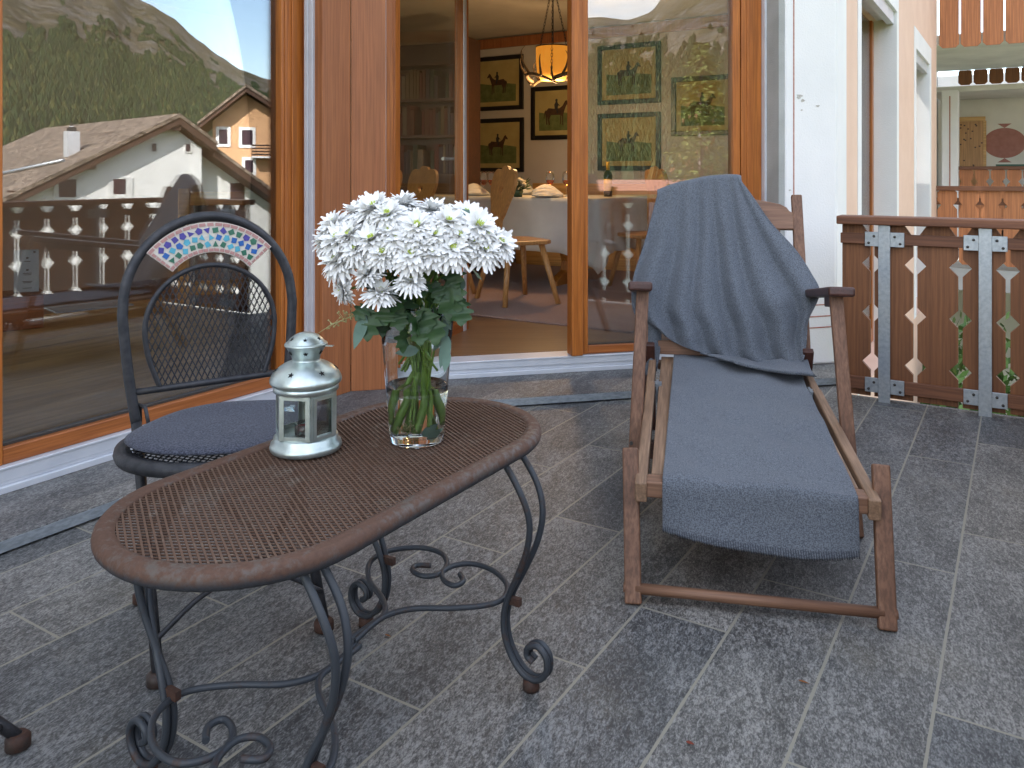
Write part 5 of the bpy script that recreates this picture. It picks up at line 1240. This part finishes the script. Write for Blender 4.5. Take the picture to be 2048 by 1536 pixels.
# ---- white house with stone roof (seen mirrored in the big window)
ROOF = NT('stone_roof'); v = ROOF.coord((1, 1, 2.2)); r1_ = ROOF.noise(v, 1.3, 7, .78); r2_ = ROOF.noise(v, 4.2, 5, .75)
cc_ = ROOF.ramp(r1_, [(.34, (.13, .105, .085)), (.50, (.24, .185, .14)), (.62, (.31, .24, .19)), (.72, (.38, .19, .09))]); cc_ = ROOF.mix(ROOF.ramp(r2_, [(.40, (1, 1, 1)), (.52, (0, 0, 0))]), cc_, (.07, .052, .04)); ROOF.set(Base_Color=cc_, Roughness=.9); ROOF.bump(r2_, .8, .06); ROOF = ROOF.m
WH = plain('white_house_render', (.80, .80, .80), (.74, .74, .75), 1.5, .95); VERGE = wood('verge_board', (.10, .052, .032), (.06, .03, .02), 'x', .6, .8); PEACH = plain('peach_render', (.62, .37, .20), (.56, .33, .18), 1.5, .95)
DARKGL = plain('dark_window', (.03, .022, .03), (.05, .02, .03), 3, .25)
Pk = at(347, 228, 28.0); gd_ = Vector((.683, .73)); gn = Vector((.73, -.683))       # virtual gable direction / outward normal
hb = mirror(Vector((Pk.x, Pk.y, GZ)))
wh = thing('white_house', 'white house with a wide stone tiled roof, mirrored in the big window', 'house', hb, 0)
def vh(s, d, z): return mirror(Vector((Pk.x+gd_.x*s-gn.x*d, Pk.y+gd_.y*s-gn.y*d, z)))-hb        # s along gable, d depth behind it
def vbox(b, s0, s1, d0, d1, z0, z1): 
    vs_ = [vh(s, d, z) for z in (z0, z1) for d in (d0, d1) for s in (s0, s1)]
    return b.add(vs_, [(0, 2, 3, 1), (4, 5, 7, 6), (0, 1, 5, 4), (2, 6, 7, 3), (0, 4, 6, 2), (1, 3, 7, 5)])
def vpoly(b, pts, d0, d1):
    n_ = len(pts); vs_ = [vh(s, d0, z) for s, z in pts]+[vh(s, d1, z) for s, z in pts]
    return b.add(vs_, [tuple(range(n_)), tuple(range(n_, 2*n_))]+[(i, (i+1) % n_, n_+(i+1) % n_, n_+i) for i in range(n_)])
def vpix(u, v):                                       # point of the gable plane seen at (u, v)
    k = (u-1024)/F; s = (k*Pk.y-Pk.x)/(gd_.x-k*gd_.y); Y = Pk.y+gd_.y*s; return s, CH+(HZ-v)/F*Y
mL, mR = math.tan(radians(27.5)), math.tan(radians(34))
zpk = Pk.z-.45
s_c = vpix(403, 300)[0]
b = MB(); vpoly(b, [(-9, GZ-1), (s_c, GZ-1), (s_c, zpk-mR*s_c-.02), (0, zpk), (-9, zpk-mL*9)], 0, 12); b.build('wall', WH, wh, fix=True)
b = MB(); vpoly(b, [(s_c+.004, GZ-1), (5.2, GZ-1), (5.2, zpk-mR*5.2), (s_c+.004, zpk-mR*s_c-.03)], .7, 11.9); b.build('wing_wall', WH, wh, fix=True)
def slope(b, s0, s1, m0, d0, d1, th, lift): 
    sg = -1 if s1 < s0 else 1
    pts = [(s0, Pk.z-m0*abs(s0)+lift), (s1, Pk.z-m0*abs(s1)+lift), (s1, Pk.z-m0*abs(s1)+lift-th), (s0, Pk.z-m0*abs(s0)+lift-th)]
    return vpoly(b, pts, d0, d1)
def roofmesh(name, s0, s1, m0, d0, d1, th, lift, mat):
    b = MB(); slope(b, s0, s1, m0, d0, d1, th, lift); return b.build(name, mat, wh, fix=True)
roofmesh('roof', 0, -9.5, mL, -.5, 13, .13, 0, ROOF); roofmesh('roof', 0, 1.35, mR, -.5, 13, .13, -.001, ROOF); roofmesh('roof', 1.352, 5.9, mR, -.25, 13, .13, -.15, ROOF)
roofmesh('verge_board', 0, -9.5, mL, -.46, -.1, .24, -.132, VERGE); roofmesh('verge_board', 0, 1.32, mR, -.46, -.1, .24, -.134, VERGE); roofmesh('verge_board', 1.352, 5.9, mR, -.21, .5, .24, -.284, VERGE)
b = MB()
for u, v in ((172, 328), (342, 251), (395, 273), (30, 392)):
    s, z = vpix(u, v); vbox(b, s-.16, s+.16, -.4, .2, z-.18, z+.16)
builds(b, 'purlin', VERGE, wh)
for u0, v0, u1, v1 in ((117, 359, 152, 394), (226, 358, 251, 388), (303, 287, 312, 303), (371, 288, 380, 303)):
    s0, z1 = vpix(u0, v0); s1, z0 = vpix(u1, v1); m_ = .16 if u1-u0 > 15 else .05
    b = MB(); vbox(b, s0-m_, s1+m_*1.4, -.03, .05, z0-m_, z1+m_*.4); w = b.build('window', plain('window_reveal', (.78, .78, .78), None, 5, .9), wh, fix=True)
    b = MB(); vbox(b, s0, s1, -.035, -.031, z0, z1); b.build('pane', DARKGL, w, fix=True)
s0, z0 = vpix(492, 372); b = MB(); vbox(b, s0-.25, s0+.3, .66, .72, z0-.5, z0+.1); b.build('window', DARKGL, wh, fix=True)
for u, v, dd_, w, h, col in ((137, 268, 1.5, .38, .75, MT['alu']), (240, 228, 6, .12, .4, MT['alu'])):
    s = vpix(u, v)[0]*(1.0 if dd_ < 3 else 1.05); s = s*.80 if dd_ < 3 else -1.2; zt = Pk.z-mL*abs(s)
    b = MB(); vbox(b, s-w/2, s+w/2, dd_, dd_+w, zt-.2, zt+h); c1_ = b.build('chimney', col, wh, fix=True); b = MB(); vbox(b, s-w*.3, s+w*.3, dd_+w*.2, dd_+w*.8, zt+h+.002, zt+h+.14); b.build('chimney_cap', MT['screw'], c1_, fix=True)
b = MB(); b.tube([vh(-3.2, .8, Pk.z-mL*3.2+.06), vh(-5.4, 10, Pk.z-mL*5.4+.06)], .06, 8); b.build('snow_guard', MT['galv'], wh)
# ---- orange house behind it
Pk2 = at(492, 172, 46.0); g2d = Vector((.95, .312)); g2n = Vector((.312, -.95)); h2 = mirror(Vector((Pk2.x, Pk2.y, GZ)))
oh = thing('orange_house', 'peach coloured house with dark eaves and a dark balcony, mirrored behind the white house', 'house', h2, 0)
def v2(s, d, z): return mirror(Vector((Pk2.x+g2d.x*s-g2n.x*d, Pk2.y+g2d.y*s-g2n.y*d, z)))-h2
def poly2(b, pts, d0, d1):
    n_ = len(pts); vs_ = [v2(s, d0, z) for s, z in pts]+[v2(s, d1, z) for s, z in pts]
    return b.add(vs_, [tuple(range(n_)), tuple(range(n_, 2*n_))]+[(i, (i+1) % n_, n_+(i+1) % n_, n_+i) for i in range(n_)])
def rect2(b, u0, v0, u1, v1, d0, d1, g=0):
    o = []
    for u, v in ((u0, v0), (u1, v1)):
        k = (u-1024)/F; s = (k*Pk2.y-Pk2.x)/(g2d.x-k*g2d.y); o.append((s, CH+(HZ-v)/F*(Pk2.y+g2d.y*s)))
    (s0, z1), (s1, z0) = o; return poly2(b, [(s0-g, z0-g), (s1+g, z0-g), (s1+g, z1+g), (s0-g, z1+g)], d0, d1)
z2 = Pk2.z-.5; b = MB(); poly2(b, [(-1.75, GZ-1), (6, GZ-1), (6, z2-.62*6), (0, z2), (-1.75, z2-.85*1.75)], 0, 9); b.build('wall', PEACH, oh, fix=True)
for s1, m0, nm in ((-2.5, .85, 'a'), (6.6, .62, 'b')):
    for nme, d0, d1, t0, t1, mt in (('roof', -1.1, 10, 0, .16, ROOF), ('verge_board', -1.0, -.3, .162, .42, VERGE)):
        b = MB(); poly2(b, [(0, Pk2.z-t0), (s1, Pk2.z-m0*abs(s1)-t0), (s1, Pk2.z-m0*abs(s1)-t1), (0, Pk2.z-t1)], d0, d1); b.build(nme, mt, oh, fix=True)
for r in ((438, 259, 455, 288), (484, 260, 505, 290), (490, 320, 506, 345)):
    b = MB(); rect2(b, *r, -.06, .05, .16); w = b.build('window', WH, oh, fix=True); b = MB(); rect2(b, *r, -.07, -.062); b.build('pane', DARKGL, w, fix=True)
b = MB(); 
for k in range(4): rect2(b, 503, 290+6*k, 600, 294+6*k, -.9, -.84)
builds(b, 'balcony_slat', VERGE, oh, fix=True); b = MB(); rect2(b, 503, 313, 600, 317, -.95, 0); b.build('balcony_slab', WH, oh, fix=True)
# ---- house with a red roof, low in the door glass
rp_ = mirror_d(Vector((4.0, 32, 0))); rh = thing('red_roofed_house', 'low house with a pale red roof, mirrored at the bottom of the door glass', 'house', (rp_.x, rp_.y, GZ), 0)
def v3(x, y, z): q = mirror_d(Vector((x, y, z))); return Vector((q.x-rp_.x, q.y-rp_.y, z-GZ))
def hexa(b, pts): return b.add(pts, [(0, 1, 2, 3), (4, 5, 6, 7), (0, 1, 5, 4), (1, 2, 6, 5), (2, 3, 7, 6), (3, 0, 4, 7)])
REDR = plain('red_roof_tiles', (.42, .20, .145), (.34, .16, .11), 3, .9)
b = MB(); hexa(b, [v3(x, y, z) for z in (GZ-1, .35) for x, y in ((2.2, 32), (12, 32), (12, 40), (2.2, 40))]); b.build('wall', WH, rh, fix=True)
for y0, y1 in ((31.2, 36), (40.8, 36)):
    b = MB(); hexa(b, [v3(x, y, z) for dz in (0, .14) for x, y, z in ((1.8, y0, .25+dz), (12.4, y0, .25+dz), (12.4, y1, .62+dz), (1.8, y1, .62+dz))]); b.build('roof', REDR, rh, fix=True)
# ---- spruce in the door glass
tv = at(1402, 80, 15.0); tb_ = mirror_d(Vector((tv.x, tv.y, 0))); TRH = tv.z-GZ
sp_ = thing('spruce', 'tall spruce hung with brown cones, mirrored in the closed door leaf', 'tree', (tb_.x, tb_.y, GZ))
b = MB(); b.tube([(0, 0, -.3), (0, 0, TRH*.5), (0, 0, TRH)], [.16, .09, .01], 8); b.build('trunk', MT['darkwood'], sp_)
NEED = plain('spruce_needles', (.11, .15, .035), (.19, .21, .05), 2.5, .9); CONE = plain('spruce_cone', (.40, .20, .11), None, 20, .9)
b = MB(); cn = MB(); rn = random.Random(8); z = .8
while z < TRH-.05:
    k = (TRH-z)/TRH; ln_ = .10+1.75*k**.85; nb2 = int(6+7*k)
    for i in range(nb2):
        a = rn.uniform(0, 2*pi); l = ln_*rn.uniform(.65, 1.1); dr = Vector((cos(a), sin(a), -.18-.25*k)); sd2 = Vector((-sin(a), cos(a), 0)); tip = None
        for q in range(int(6+16*l)):
            f_ = rn.uniform(.08, 1); p = Vector((0, 0, z))+dr*l*f_+Vector((0, 0, .22*l*f_*f_))+sd2*rn.gauss(0, .09*l*(1.1-f_)); d = (dr*.6+sd2*rn.uniform(-1, 1)+Vector((0, 0, rn.uniform(-.9, .25)))).normalized(); sz = rn.uniform(.07, .15); w = d.orthogonal().normalized()*sz*.17
            b.add([p-w, p+d*sz, p+w, p-d*sz*.2], [(0, 1, 2, 3)])
        if rn.random() < .3 and k > .12: cn.tube([p+Vector((0, 0, -.02)), p+Vector((0, 0, -.08)), p+Vector((0, 0, -.14))], [.012, .024, .008], 5)
    z += .055+.10*k
b.build('crown', NEED, sp_); o = cn.build('cones', CONE, sp_); o['kind'] = 'stuff'
